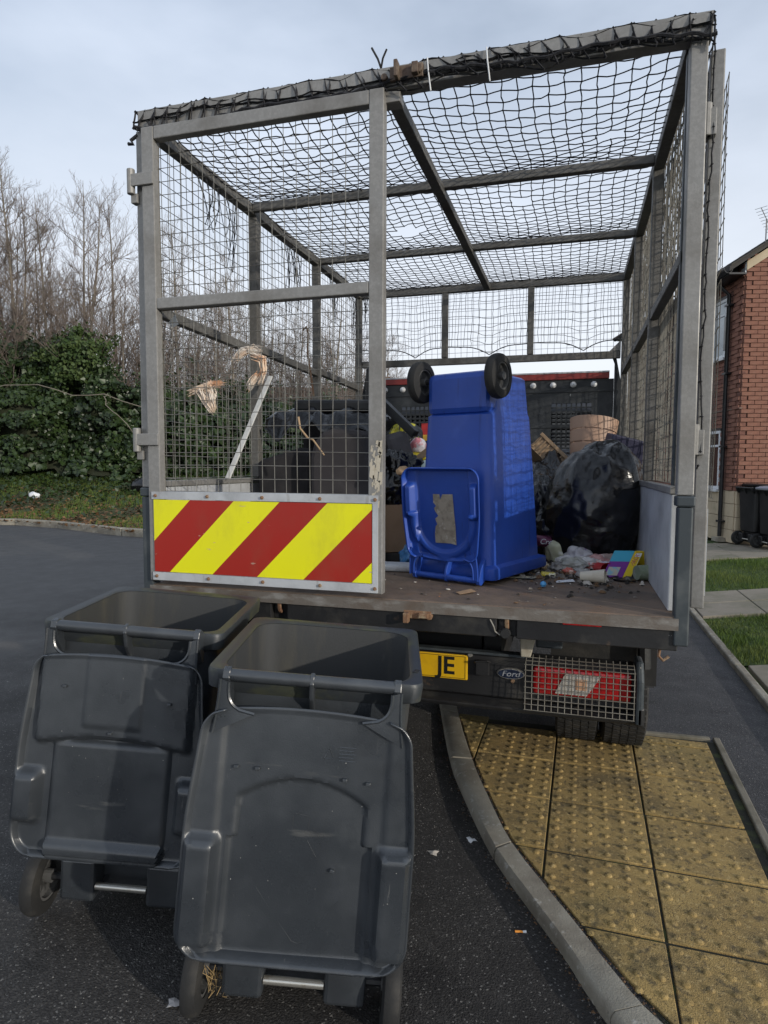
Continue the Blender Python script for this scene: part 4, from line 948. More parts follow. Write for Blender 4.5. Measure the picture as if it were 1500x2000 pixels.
def make_bin(name, label, loc, rot, mb_, mi, mr, w=.58, h=1.02, d=.55, lid=None, Ls=.715, tilt=6.5, wheelx=.272, lidw=.293, group=None, closed=False, open_deg=0, wr=.12, s0f=.066, full_axle=False):
    k = w/.58; kd_ = d/.55
    t = thing(name, label, 'wheelie bin', loc, rot, group)
    def sec(z, hw, y0, y1, r_): return [(x, y, z) for x, y in rrect(hw*k, y0*kd_, y1*kd_, r_*k)]
    hz = h/1.02
    b = MB(); b.loft([sec(.065*hz, .185, .05, .39, .05), sec(.075*hz, .20, .035, .405, .06), sec(.235*hz, .212, .03, .425, .06), sec(.262*hz, .222, -.020, .43, .06), sec(.50*hz, .238, -.028, .455, .065), sec(.88*hz, .260, -.042, .495, .07), sec(.955*hz, .263, -.044, .50, .07)], cap1=False)
    b.build('body', mb_, t, smooth=True)
    if full_axle: MB().box(-.207*k, .207*k, -.022*kd_, .10*kd_, .066*hz, .258*hz).build('axle_housing', mb_, t, bevel=.03)
    for s in (() if full_axle else (-1, 1)):
        MB().box(*sorted((s*.085*k, s*.20*k)), -.045*kd_, .06*kd_, .07*hz, .215*hz).build('axle_housing', mb_, t, bevel=.012)
    i_ = MB(); i_.loft([sec(.992*hz, .255, -.034, .488, .075), sec(.88*hz, .250, -.030, .483, .07), sec(.5*hz, .226, -.014, .445, .06), sec(.15*hz, .195, .05, .40, .05)], cap0=False)
    i_.build('inside', mi, t, smooth=True)
    r_ = MB(); r_.loft([sec(.935*hz, .262, -.043, .499, .07), sec(.948*hz, .288, -.052, .534, .036), sec(.990*hz, .291, -.054, .538, .036), sec(.998*hz, .288, -.051, .534, .036), sec(1.0*hz, .268, -.042, .505, .065), sec(.993*hz, .2555, -.0345, .4885, .075)], cap0=False, cap1=False)
    r_.build('rim', mr, t, smooth=True)
    hx = .222*k; hy = -.085*kd_; hzz = .998*hz
    MB().tube([(-hx, hy, hzz), (hx, hy, hzz)], .0165*max(k, .85), 14).build('handle', mb_, t, smooth=True)
    for x in (-hx, 0, hx):
        p = MB(); pr = [(hy-.018, hzz-.004), (hy-.012, hzz+.016), (hy+.004, hzz+.021), (-.040*kd_, hzz-.002), (-.040*kd_, hzz-.095), (hy+.030, hzz-.095), (hy-.004, hzz-.05)]
        p.prism(pr, x-.006 if x == 0 else x-.010, x+.006 if x == 0 else x+.010, 'x'); p.build('handle_bracket', mb_, t, bevel=.003)
    for s in (-1, 1): MB().tube([(s*(wheelx-.01), 0, wr), (s*.19*k, 0, wr)], .013, 8).build('axle_stub', blackbin, t)
    if not full_axle: MB().tube([(-.084*k, -.030, wr), (.084*k, -.030, wr)], .0115, 12).build('axle', axle, t, smooth=True)
    for s in (-1, 1): small_wheel(t, s*wheelx, 0, wr, wr)
    if lid:
        tl = R(tilt); H0 = Vector((0, hy-.012, hzz)); ds = Vector((0, -math.sin(tl), -math.cos(tl))); nn = Vector((0, -math.cos(tl), math.sin(tl)))
        s0 = s0f*k; kk = Ls/.745; ni, nj = 92, 84; P = []
        for i in range(ni+1):
            f = i/ni; s = s0+(Ls-s0)*f
            hwid = lidw*(.915+.085*sstep(0, .55, f))
            cr_ = .085*kk
            if Ls-s < cr_: hwid -= cr_*(1-math.sqrt(max(0, 1-((cr_-(Ls-s))/cr_)**2)))
            if s-s0 < .07*kk: hwid -= .055*kk*(1-math.sqrt(max(0, 1-((.07*kk-(s-s0))/(.07*kk))**2)))
            row = []
            for j in range(nj+1):
                x = -hwid+2*hwid*j/nj; de = min(hwid-abs(x), (Ls-s))
                bow = .020*(abs(x)/lidw)**2 if f < .08 else 0
                e = 1-sstep(.003, .016, de)
                hh = (lid(x, s)*(1-e)+.016*e)*1.0
                if f < .02: hh += .004
                sg = s+.025*(x/lidw)**2*max(0, 1-f*6)       # arched upper edge
                row.append(H0+ds*sg+nn*(hh+.012)+Vector((x, 0, 0)))
            P.append(row)
        lo = MB().grid(P).build('lid', mb_, t, smooth=True, solid=.005)
        for s in (-1, 1):
            ar = MB(); rows = []
            for q_ in np.linspace(0, 1, 9):
                xo = s*(hx+.010+(lidw*.83-hx-.010)*q_**2.2); so = .004+(s0+.075*kk)*q_**1.0
                c1 = 1-q_; xi = s*(hx-.012-(.075*kk)*(1-math.sqrt(max(0, 1-q_**2.6)))); si = .010+(s0+.012)*q_**.75
                po_ = H0+ds*so+nn*(.020-.004*q_)+Vector((xo, 0, 0)); pi_ = H0+ds*si+nn*(.020-.004*q_)+Vector((xi, 0, 0)); rows.append([pi_, (pi_+po_)/2+nn*.003, po_])
            ar.grid(rows); ar.tube([r[0] for r in rows], .0045, 5, False); ar.tube([r[2] for r in rows], .004, 5, False)
            ar.build('hinge_arm', mb_, lo, smooth=True)
    if closed:
        c = MB(); c.loft([sec(1.002*hz, .285, -.10, .535, .08), sec(1.03*hz, .288, -.11, .54, .085), sec(1.055*hz, .25, -.06, .50, .10), sec(1.065*hz, .15, .05, .40, .12)])
        lo = c.build('lid', mb_, t, smooth=True); 
        if open_deg: lo.location = (0, 0, .02); lo.rotation_euler = (R(open_deg), 0, 0)
    return t
b1 = make_bin('wheelie_bin', 'grey wheelie bin nearest the camera with an arched recess in its hanging lid', (-.004, -.930, -.006), (0, R(4.2), R(15)), greybin, greyin, rimm, lid=lid_front, Ls=.705, group='grey bins behind the truck')
b2 = make_bin('wheelie_bin', 'grey wheelie bin farther left with a stepped panel in its hanging lid', (-.685, -.785, .040), (0, R(4.2), R(15)), greybin, greyin, rimm, lid=lid_left, Ls=.690, lidw=.284, group='grey bins behind the truck')
text('rim_letter', 'E', .040, blackbin, b1, (.272, .06, 1.0005), rot=(0, 0, R(-20)))
scr = M('pale_scratch', (.055, .058, .06), rough=.8)
# pale scuffs on the near lid
mb = MB(); H0 = Vector((0, -.097, .998)); tl = R(6.5); ds = Vector((0, -math.sin(tl), -math.cos(tl))); nn = Vector((0, -math.cos(tl), math.sin(tl)))
for (pp) in ([(-.10, .53), (.0, .655), (.015, .66), (.03, .655), (.115, .54)], [(.02, .40), (.045, .44)], [(-.02, .34), (-.02, .375), (.02, .378), (.022, .34), (-.015, .335)]):
    mb.tube([H0+ds*s+nn*(lid_front(x, s)+.0146)+Vector((x, 0, 0)) for x, s in pp], .0006, 3, False)
mb.build('lid_scratches', scr, b1)
hay = M('dry_grass_wisps', (.40, .28, .13), rough=.9); mb = MB()
for k in range(30):
    p = Vector((-.225+random.gauss(0, .012), -.01+random.gauss(0, .015), .10+random.gauss(0, .018))); mb.tube([p, p+Vector((random.gauss(0, .012), random.gauss(-.005, .01), random.gauss(0, .02))), p+Vector((random.gauss(0, .018), random.gauss(-.01, .012), random.gauss(0, .028)))], .0008, 3, False)
mb.build('grass_wisps', hay, b1)
blue = make_bin('wheelie_bin', 'upturned blue wheelie bin standing on its rim in the truck bed', (.205, .485, 1.012+1.035), (0, R(180), R(-21)), bluebin, bluebin, bluebin, w=.45, h=1.035, d=.56, lid=lid_blue, Ls=.51, tilt=5, wheelx=.205, lidw=.205, wr=.1, s0f=.10, full_axle=True)
# torn label inside the blue lid
lab = M('torn_weathered_label', (.32, .28, .23), [((.18, .15, .12), 30, .45, .65, .8), ((.5, .47, .42), 50, .58, .7, .7), ((.05, .07, .2), 12, .66, .72, .6)], .9)
hzz = .998*1.035/1.02; H0 = Vector((0, -.085*.56/.55-.012, hzz*1.0)); tl = R(5); ds = Vector((0, -math.sin(tl), -math.cos(tl))); nn = Vector((0, -math.cos(tl), math.sin(tl)))
ol = [(.055, .385), (.02, .385), (.017, .36), (.005, .385), (-.05, .387), (-.055, .30), (-.06, .235), (-.062, .155), (-.03, .16), (.05, .158), (.052, .20), (.047, .235), (.037, .245), (.048, .27), (.030, .285), (.046, .305), (.052, .32), (.04, .33), (.055, .345)]
mb = MB(); q = [H0+ds*s+nn*(-.012-.014+.012+.0052)+Vector((x, 0, 0)) for x, s in ol]; cen = Vector((0, 0, 0))
mb.add(q, [tuple(range(len(q)))]); mb.build('torn_label', lab, blue)
# far black bins by the house
f1 = make_bin('wheelie_bin', 'black wheelie bin with a white 6 standing against the house wall', (3.62, 9.78, .19), (0, 0, R(-72)), blackbin, blackbin, blackbin, w=.58, h=1.02, closed=True, open_deg=-6, group='black bins by the house')
text('house_number', '6', .19, white, f1, (.242, .33, .60), rot=(R(90), 0, R(90)))
for z, l_ in ((.80, .14), (.835, .07)): MB().box(.246, .249, .27, .27+l_, z, z+.006).build('printed_line', white, f1)
f2 = make_bin('wheelie_bin', 'black wheelie bin with a pale lid at the right edge of the picture', (3.80, 9.30, .19), (0, 0, R(-75)), blackbin, blackbin, blackbin, w=.58, h=1.0, closed=True, group='black bins by the house')
for c in f2.children:
    if c.name.startswith('lid'): c.data.materials[0] = M('pale_grey_lid', (.33, .36, .42), rough=.4)

# ================================================================== LOAD IN THE TRUCK BED
BZ = 1.012
def bag(name, label, loc, r, seed, mat=bagm, amp=.16, flat=.25, lean=(0, 0), neck=None, cat='bin bag', group='black bin bags in the truck bed', res=(96, 64), folds=7):
    nu, nv = res; P = []
    sd_ = Vector((seed*7.3, seed*3.1, 0))
    for i in range(nv+1):
        row = []
        for j in range(nu):
            a = 2*math.pi*j/nu; b = math.pi*i/nv-math.pi/2
            d = Vector((math.cos(b)*math.cos(a), math.cos(b)*math.sin(a), math.sin(b)))
            n1 = noise.fractal(d*1.6+sd_, .9, 2, 4); rg = 1-abs(noise.noise(Vector((d.x*folds*.5, d.y*folds*.5, d.z*1.7))+sd_))*2.0
            rg2 = 1-abs(noise.noise(d*5.5+sd_*2+Vector((0, 0, n1*2))))*2.2
            cz = 1-abs(noise.noise(Vector((d.x*2.5+d.z*5, d.y*2.5-d.z*3, d.z*1.2))+sd_*1.7))*2.6
            s = 1+amp*n1*.8+amp*.55*rg*(.35+.65*abs(d.z))+amp*.22*rg2+.022*cz
            p = Vector((d.x*r[0]*s, d.y*r[1]*s, d.z*r[2]*s))
            if neck and d.z > .55:
                f = (d.z-.55)/.45; p.x *= 1-.55*f; p.y *= 1-.55*f; p += Vector(neck)*f*f
            p.z = max(p.z, -r[2]*(1-flat)); zz = p.z+r[2]*(1-flat)
            p.x += lean[0]*zz; p.y += lean[1]*zz; p.z = zz
            row.append(p)
        P.append(row)
    mb = MB(); mb.loft(P)
    o = mb.build(name, mat, smooth=True, loc=loc, sub=1); o.data.polygons.foreach_set('use_smooth', [True]*len(o.data.polygons))
    return tag(o, label, cat, group)
bag('bin_bag', 'big full black bin bag slumped against the right side panel', (.79, 1.33, BZ), (.275, .26, .375), 8, lean=(.17, .06), amp=.085, folds=5)
bag('bin_bag', 'black bin bag half hidden behind the right of the blue bin, over a pale spout', (.57, 1.72, BZ), (.25, .26, .33), 2, lean=(0, 0))
bag('bin_bag', 'low flattened black bag between the blue bin and the biggest bag', (.63, 1.40, BZ), (.16, .18, .19), 3)
bag('bin_bag', 'black bag crammed behind the biggest bag under the tan basket', (.80, 1.95, BZ), (.30, .28, .36), 4, lean=(0, .05))
bag('bin_bag', 'crumpled black bag at the front right corner by the headboard', (.98, 2.35, BZ), (.2, .25, .30), 5)
bag('bin_bag', 'black bag at the headboard behind the upturned blue bin', (.15, 2.3, BZ), (.38, .35, .36), 6)
# tan slatted basket
bk = thing('plastic_basket', 'tan round basket with slotted bands lying on the black bags', 'basket', (.83, 1.88, 1.60), (R(-8), R(8), R(20)))
for k in range(3):
    z0 = .003+k*.084; z1 = z0+.076; ra = .128+.10*z0; rb_ = .128+.10*z1
    MB().lathe([(z0, ra), (z1, rb_), (z1+.002, rb_-.004), (z1, rb_-.010), (z0, ra-.010), (z0, ra)], 44, 'z').build('band', tan, bk, smooth=True)
mb = MB()
for k in range(8):
    a = 2*math.pi*k/8; mb.beam((.122*math.cos(a), .122*math.sin(a), 0), (.146*math.cos(a), .146*math.sin(a), .245), .010, .008)
mb.build('connecting_ribs', tan, bk)
# brown crate
cr_ = thing('plastic_crate', 'brown ribbed plastic crate tipped up behind the blue bin', 'crate', (.585, 1.80, 1.50), (R(-20), R(44), R(-8)))
MB().box(-.20, .20, -.14, .14, 0, .008).build('base', brownp, cr_)
for nm, a in (('side', (-.20, .20, -.14, -.132)), ('side', (-.20, .20, .132, .14)), ('end', (-.20, -.192, -.132, .132)), ('end', (.192, .20, -.132, .132))):
    MB().box(*a, .008, .11).build(nm, brownp, cr_)
MB().box(-.21, .21, -.152, -.1405, .095, .118).build('rim_lip', brownp, cr_, bevel=.003)
for k in range(12): MB().box(-.19+k*.034, -.182+k*.034, -.149, -.1405, .01, .094).build('rib', brownp, cr_)
nv_ = tag(MB().box(-.11, .11, -.08, .08, 0, .14).build('storage_box', M('navy_plastic', (.018, .018, .05), [((.03, .03, .07), 8, .5, .7, .5)], .5), bevel=.01, loc=(1.0, 1.62, 1.585), rot=(R(6), R(14), R(12))), 'dark navy box wedged above the biggest black bag', 'box')

# armchair behind the chevron door
ch = thing('armchair', 'broken dark grey upholstered armchair tipped behind the chevron door', 'armchair', (-.66, 1.05, BZ), (0, 0, R(3)))
MB().prism([(-.33, 0), (-.02, 0), (-.02, .60), (-.10, .635), (-.36, .56)], -.22, .45, 'y').build('arm', fabric, ch, bevel=.03)
pr = [(.0, 0), (.40, 0), (.385, .2), (.35, .5), (.30, .70), (.27, .725), (.13, .735), (.07, .715), (.02, .66), (.0, .58)]
MB().prism(pr, -.32, .42, 'y').build('arm', fabric2 if False else M('worn_brown_grey_cloth', (.044, .041, .044), [((.075, .07, .072), 6, .45, .7, .7)], .95, 0, .4, 350, spec=.15), ch, bevel=.025)
MB().box(-.33, .32, .43, .60, .0, .86).build('backrest', fabric, ch, bevel=.04)
MB().box(-.02, .0, -.15, .42, .02, .4).build('seat', fabric, ch, bevel=.01)
tag(MB().box(-.24, .24, -.05, .05, -.035, .04).build('seat_cushion', blackcloth, bevel=.02, loc=(-.655, 1.13, 1.895), rot=(0, R(1), R(3))), 'black padded bar lying across the top of the heap behind the door', 'cushion')
# black polythene sheet over the heap
P = []
for i in range(27):
    row = []
    for j in range(33):
        u = i/26; v = j/32; x = -1.03+.72*v; 
        z = 1.73+.21*min(1, max(0, math.sin(math.pi*min(1, .12+v*.8))))**.5*(.6+.4*u)-.03*v; y = .92+.46*u; z -= .13*max(0, .35-u)/.35*(.4+1.2*abs(noise.noise(Vector((x*7, 3, 1)))))
        n_ = Vector((x*6, y*7, 2)); z += .05*(1-2*abs(noise.noise(n_)))*.8+.02*noise.noise(n_*3); y += .06*noise.noise(n_+Vector((5, 0, 0)))
        if u < .15: z -= .06*(1-u/.15)*(.5+noise.noise(Vector((x*9, 1, 1))))
        row.append((x, y, z))
    P.append(row)
tag(MB().grid(P).build('plastic_sheet', bagm, smooth=True, solid=.002), 'crumpled black plastic sheet draped over the armchair', 'plastic sheet')
tag(MB().tube([(-.475, 1.22, 1.93), (-.47, 1.22, 2.08), (-.468, 1.215, 2.12), (-.455, 1.21, 2.13), (-.445, 1.21, 2.11), (-.44, 1.2, 1.90)], .013, 8).build('metal_loop', blackpipe, smooth=True), 'upright black metal loop standing behind the door stile', 'frame')
tag(MB().beam((-1.045, .56, 1.475), (-.965, .92, 2.06),   .010, .030, (1, 0, 0)).build('plastic_strip', M('grubby_white_plastic', (.55, .55, .53), [((.30, .29, .27), 7, .5, .7, .7)], .6), bevel=.003), 'long white plastic strip leaning inside the left mesh', 'strip')
MB
pl_ = thing('bed_rail', 'black angled rail sticking out of the heap toward the blue bin', 'rail', (-.34, 1.22, 1.93))
MB().beam((-.10, .02, .06), (.215, -.18, -.205), .03, .036).build('bar', blackpipe, pl_, bevel=.006); MB().beam((-.10, .0, .045), (.20, -.185, -.205), .010, .05).build('flange', blackpipe, pl_)
tag(MB().box(-.075, .075, -.20, .20, -.33, .33).build('sofa_cushion', fabric2, bevel=.035, loc=(-.25, 1.25, 1.40), rot=(R(-8), R(-16), R(30))), 'mid grey upholstered cushion jammed upright beside the armchair', 'cushion')
tag(MB().box(-.20, .20, -.17, .17, 0, .26).build('cardboard_box', card, bevel=.004, loc=(-.235, 1.02, 1.075), rot=(0, R(-2), R(12))), 'brown cardboard box with a black squiggle behind the door edge', 'box')
sq = bpy.data.objects.get('cardboard_box')
MB().tube([(.06, -.1715, .13), (.07, -.1715, .09), (.10, -.1715, .072), (.145, -.1715, .07)], .003, 4).tube([(.09, -.1715, .24), (.12, -.1715, .20), (.16, -.1715, .12), (.17, -.1715, .10)], .006, 4).build('marker_squiggle', blackt, sq)
tag(MB().box(-.30, .20, -.2, .24, 0, .06).build('pallet_board', blackp, loc=(-.235, 1.02, BZ+.001)), 'dark board under the cardboard box', 'board')
bag('torn_bag', 'torn black bag of rubbish crushed above the cardboard box', (-.20, .98, 1.335), (.14, .14, .16), 11, cat='bag', group=None, amp=.3)
bag('rag', 'crumpled brown scrap stuck at the door edge', (-.09, .62, 1.50), (.035, .03, .022), 12, mat=M('tan_rag', (.40, .26, .15), rough=.95), cat='rag', group=None, amp=.4, res=(20, 14))
# striped yellow and black bag
ybm = M('yellow_black_striped_plastic', (.55, .50, .03), [((.01, .01, .01), 3.2, .48, .5, 1.0, 'noise', (7, 1, 1.1))], .35)
bag('striped_bag', 'yellow and black striped plastic bag on the heap', (-.31, 1.50, 1.60), (.12, .09, .12), 13, mat=ybm, cat='bag', group=None, amp=.25, res=(32, 24))
bag('yellow_bag', 'yellow plastic bag end hanging below the striped bag', (-.245, 1.42, 1.57), (.085, .05, .035), 14, mat=M('yellow_polythene', (.50, .42, .02), rough=.3), cat='bag', group=None, amp=.3, res=(28, 20))
bag('bottle', 'pink and white plastic bottle beside the striped bag', (-.20, 1.40, 1.63), (.05, .035, .05), 15, mat=M('pink_wrapper', (.62, .22, .25), [((.75, .7, .72), 9, .48, .52, 1)], .35), cat='bottle', group=None, amp=.2, res=(24, 16))
lc = tag(MB().box(-.035, .035, -.002, .002, 0, .15).build('label_card', M('warning_label', (.62, .38, .05), rough=.5), loc=(-.22, 1.75, 1.68), rot=(0, R(-2), R(10))), 'red and yellow card label standing behind the black rail', 'card')
MB().box(-.0352, .0352, -.003, .0, .075, .151).build('red_field', M('red_label_print', (.45, .03, .03), rough=.5), lc); MB().box(-.0352, .0352, -.003, .0, -.001, .035).build('dark_field', M('navy_label_print', (.02, .02, .05), rough=.5), lc)
bag('heap_bag', 'dark bag under the striped bag against the headboard', (-.35, 1.75, BZ), (.30, .30, .36), 16, cat='bag', group=None)
wf = thing('wooden_frame', 'pale broken wooden frame leaning behind the upturned blue bin', 'frame', (-.16, 1.05, 1.55))
MB().beam((-.06, 0, -.04), (.17, .06, .15), .022, .036).build('rail', woodp, wf, bevel=.003); MB().beam((-.06, .01, -.05), (.19, .05, -.03), .022, .030).build('rail', woodp, wf, bevel=.003); MB().beam((-.055, -.014, -.075), (.05, .2, -.06), .02, .03).build('rail', woodp, wf, bevel=.003)
bag('green_bag', 'pale green carrier bag peeping over the blue lid', (-.06, .98, 1.36), (.09, .07, .12), 17, mat=M('pale_green_film', (.55, .65, .58), rough=.4), cat='bag', group=None, res=(28, 20))
tr_ = MB().box(-.14, .10, -.06, .06, 0, .035); tag(tr_.build('foam_tray', white, bevel=.012, loc=(-.13, .66, BZ), rot=(0, 0, R(4))), 'white foam slab on the floor left of the blue bin', 'slab')
bag('blue_bag', 'small crumpled light blue plastic bag beside the white slab', (-.11, .86, BZ), (.06, .06, .055), 18, mat=M('light_blue_film', (.10, .30, .62), [((.45, .6, .8), 20, .55, .65, .8)], .25), cat='bag', group=None, amp=.4, res=(28, 20))
# --- small rubbish on the right of the bed
can = thing('drink_can', 'purple drink can with white script lying beside the blue bin', 'can', (.575, 1.20, BZ+.115), (0, R(4), R(6)))
MB().lathe([(-.065, .0), (-.065, .026), (-.058, .032), (.055, .032), (.064, .026), (.064, .0)], 26).build('body', M('purple_can_print', (.10, .018, .055), rough=.3, metal=.3), can, smooth=True)
MB().lathe([(-.0665, .0), (-.0665, .026)], 20).build('can_end', chrome, can)
text('can_script', 'Cree', .042, white, can, (.02, -.0335, .0), rot=(R(90), 0, 0), shear=.25)
cling = M('clear_plastic_film', (.62, .62, .55), [((.72, .72, .70), 12, .45, .6, .8)], .18, trans=.45)
bag('food_bag', 'clear plastic bag of pale scraps next to the purple can', (.665, 1.22, BZ), (.075, .07, .09), 21, mat=M('pale_scrap_bag', (.55, .55, .38), [((.7, .7, .66), 14, .5, .6, .8)], .25), cat='bag', group=None, amp=.3, res=(32, 22))
bag('food_tub', 'orange and green carton corner behind the purple can', (.545, 1.32, BZ), (.035, .035, .11), 22, mat=M('green_orange_carton', (.08, .35, .10), [((.6, .2, .05), 14, .5, .55, 1)], .4), cat='carton', group=None, amp=.1, res=(20, 16))
bag('wrapper', 'crinkled clear wrapper with purple print on the bed floor', (.77, 1.10, BZ), (.075, .07, .05), 23, mat=M('purple_print_film', (.62, .60, .62), [((.25, .10, .35), 11, .53, .58, .9)], .2, trans=.2), cat='wrapper', group=None, amp=.5, res=(30, 20))
bag('wrapper', 'clear crinkled wrapper in front of the purple one', (.74, .93, BZ), (.065, .05, .035), 24, mat=cling, cat='wrapper', group=None, amp=.5, res=(30, 20))
bag('wrapper', 'clear and red wrapper beside the red tub', (.80, .98, BZ), (.06, .05, .035), 25, mat=M('red_print_film', (.6, .58, .56), [((.5, .08, .06), 14, .55, .6, .9)], .2), cat='wrapper', group=None, amp=.5, res=(30, 20))
bag('paper_scrap', 'crumpled pinkish paper below the biggest bag', (.90, 1.16, BZ), (.055, .04, .04), 26, mat=M('pinkish_paper', (.55, .42, .38), rough=.9), cat='paper', group=None, amp=.4, res=(24, 16))
bag('paper_scrap', 'crumpled white tissue behind the open booklet', (1.02, 1.12, BZ), (.06, .04, .035), 27, mat=M('grubby_tissue', (.5, .46, .45), rough=.9), cat='paper', group=None, amp=.4, res=(24, 16))
rt_ = thing('plastic_tub', 'small red plastic tub on its side by the booklet', 'tub', (.875, .80, BZ+.034), (R(90), R(10), R(30)))
MB().lathe([(-.04, .0), (-.04, .026), (.035, .033), (.04, .036), (.036, .031), (-.03, .022)], 22, 'z').build('body', M('red_tub_plastic', (.50, .025, .03), rough=.35), rt_, smooth=True)
cup = tag(MB().lathe([(-.055, .0), (-.055, .022), (.055, .032), (.055, .029), (-.048, .019)], 22, 'x').build('paper_cup', M('cream_paper_cup', (.62, .56, .45), [((.45, .38, .28), 14, .55, .7, .6)], .7), smooth=True, loc=(.825, .585, BZ+.030), rot=(0, R(-5), R(-12))), 'cream paper cup lying near the tail edge of the bed', 'cup')
jar = tag(MB().lathe([(-.035, .0), (-.035, .034), (.03, .038), (.036, .036), (.036, .033), (-.028, .030)], 22, 'x').build('tin', M('green_grey_tin', (.20, .24, .16), [((.36, .37, .32), 20, .5, .65, .7)], .6), smooth=True, loc=(1.055, .72, BZ+.037), rot=(0, 0, R(25))), 'grubby greenish tin against the right side panel', 'tin')
bkx = thing('folded_carton', 'open yellow, purple and turquoise card packet standing like a tent', 'carton', (.935, .80, BZ), (0, 0, R(10)))
pu = M('purple_card', (.20, .03, .30), rough=.5); ye = M('yellow_card', (.80, .58, .02), rough=.5); tq = M('turquoise_card', (.06, .42, .60), rough=.5)
# front leaf leaning
def leaf(x0, x1, v0, v1, mat, nm, dy=0, dx=.075):
    pts = [(x0+dx*v0/.13, -.05+.065*v0/.13+dy, v0), (x1+dx*v0/.13, -.05+.065*v0/.13+dy, v0), (x1+dx*v1/.13, -.05+.065*v1/.13+dy, v1), (x0+dx*v1/.13, -.05+.065*v1/.13+dy, v1)]
    return MB().add(pts, [(0, 1, 2, 3)]).build(nm, mat, bkx, solid=.0015)
leaf(-.075, .02, .003, .055, pu, 'purple_panel'); leaf(-.075, .02, .055, .075, pu, 'purple_panel'); leaf(-.075, .02, .075, .125, tq, 'turquoise_panel'); lf = leaf(.021, .058, .003, .125, ye, 'yellow_panel')
leaf(-.065, -.01, .012, .050, M('pale_card_print', (.55, .5, .40), [((.2, .5, .65), 40, .5, .6, .8)], .5), 'printed_patch', -.002)
text('packet_print', '10+ PACK', .026, M('red_print', (.45, .05, .12), rough=.5), bkx, (.0755, -.0195, .066), rot=(R(63), R(-62), R(2)), sx=.95)
MB().add([(.095, .0, .125), (.133, .0, .125), (.165, .09, .003), (.125, .09, .003)], [(0, 1, 2, 3)]).build('yellow_panel', ye, bkx, solid=.002)
MB().add([(.0, .012, .12), (.094, .012, .12), (.10, .09, .003), (.03, .09, .003)], [(0, 1, 2, 3)]).build('purple_panel', pu, bkx, solid=.002)
MB().add([(.03, -.045, .004), (.062, -.045, .004), (.128, .008, .118), (.10, .008, .118)], [(0, 1, 2, 3)]).build('white_insert', white, bkx, solid=.001)
tag(MB().lathe([(0, 0), (0, .05), (.004, .06), (.010, .062)], 24, 'z').build('tray_lid', blackp, loc=(.975, .70, BZ)), 'flat black dish under the open card packet', 'dish')
yc = tag(MB().box(-.035, .035, -.02, .02, 0, .02).build('sachet', M('yellow_sachet', (.62, .50, .05), [((.7, .68, .55), 30, .5, .58, .9)], .35), bevel=.006, loc=(.62, .70, BZ), rot=(0, R(4), R(8))), 'small yellow packet lying at the corner of the blue bin', 'packet')
for (x, y, a, nm, c, lab_) in ((.70, .56, 20, 'paper_scrap', white, 'white scrap of paper between the yellow packet and the cup'), (.50, .60, -8, 'leaflet', M('leaflet_print', (.5, .45, .3), [((.05, .05, .05), 18, .48, .55, .9)], .6), 'black and cream leaflet under the blue bin rim'), (.30, .17, 50, 'paper_scrap', card, 'pale splinter near the tail edge in front of the blue bin')):
    s_ = .045 if nm != 'leaflet' else .07
    tag(MB().add([(-s_, -.018, 0), (s_*.9, -.022, .004), (s_, .016, .008), (-s_*.8, .02, .002)], [(0, 1, 2, 3)]).build(nm, c, solid=.001, loc=(x, y, BZ+.002), rot=(0, 0, R(a))), lab_, 'paper')
tag(MB().lathe([(-.014, .0005), (-.010, .010), (0, .0145), (.010, .010), (.014, .0005)], 14, 'z').build('bead', M('sky_blue_plastic', (.08, .32, .62), rough=.3), smooth=True, loc=(.61, .40, BZ+.0145)), 'tiny sky blue ball near the tail edge', 'ball')
# loose debris
dm = [M('dark_debris', (.03, .026, .022), rough=.95), M('grey_debris', (.16, .14, .12), rough=.9), M('pale_debris', (.5, .46, .40), rough=.85), M('brown_debris', (.14, .08, .04), rough=.9), M('orange_debris', (.6, .2, .04), rough=.6)]
V = []; F = []; mi_ = []
def chip(x, y, s, m, fl=.35, z0=BZ):
    n = len(V); a = random.uniform(0, 6.28); ca, sa = math.cos(a), math.sin(a)
    for (px, py, pz) in ((-1, -.6, 0), (1, -.5, .1), (.8, .7, 0), (-.7, .6, .1), (-.4, -.3, 1), (.5, -.1, .9), (.3, .4, 1.1)):
        px *= s*random.uniform(.7, 1.3); py *= s*random.uniform(.7, 1.3); V.append((x+px*ca-py*sa, y+px*sa+py*ca, z0+max(0, pz)*s*fl*2))
    for f in ((0, 1, 5, 4), (1, 2, 6, 5), (2, 3, 6), (3, 0, 4), (4, 5, 6), (3, 4, 6)): F.append(tuple(n+i for i in f)); mi_.append(m)
for k in range(800):
    x = random.gauss(.77, .14); y = random.gauss(.85, .22)
    if x > 1.06 or y < .12: continue
    chip(x, y, abs(random.gauss(0, .008))+.003, random.choices((0, 1, 2, 3), (5, 4, 1.2, 3))[0])
for k in range(260):
    x = random.uniform(-1, 1.06); y = random.uniform(.02, 1.6); chip(x, y, abs(random.gauss(0, .005))+.0015, random.choices((0, 1, 2, 3, 4), (4, 4, 2, 3, .25))[0], .2)
me = bpy.data.meshes.new('floor_debris'); me.from_pydata(V, [], F)
do = mkobj('floor_debris', me, dm, kind='stuff'); me.polygons.foreach_set('material_index', mi_); tag(do, 'loose grit, crumbs and scraps scattered over the bed floor', 'debris')
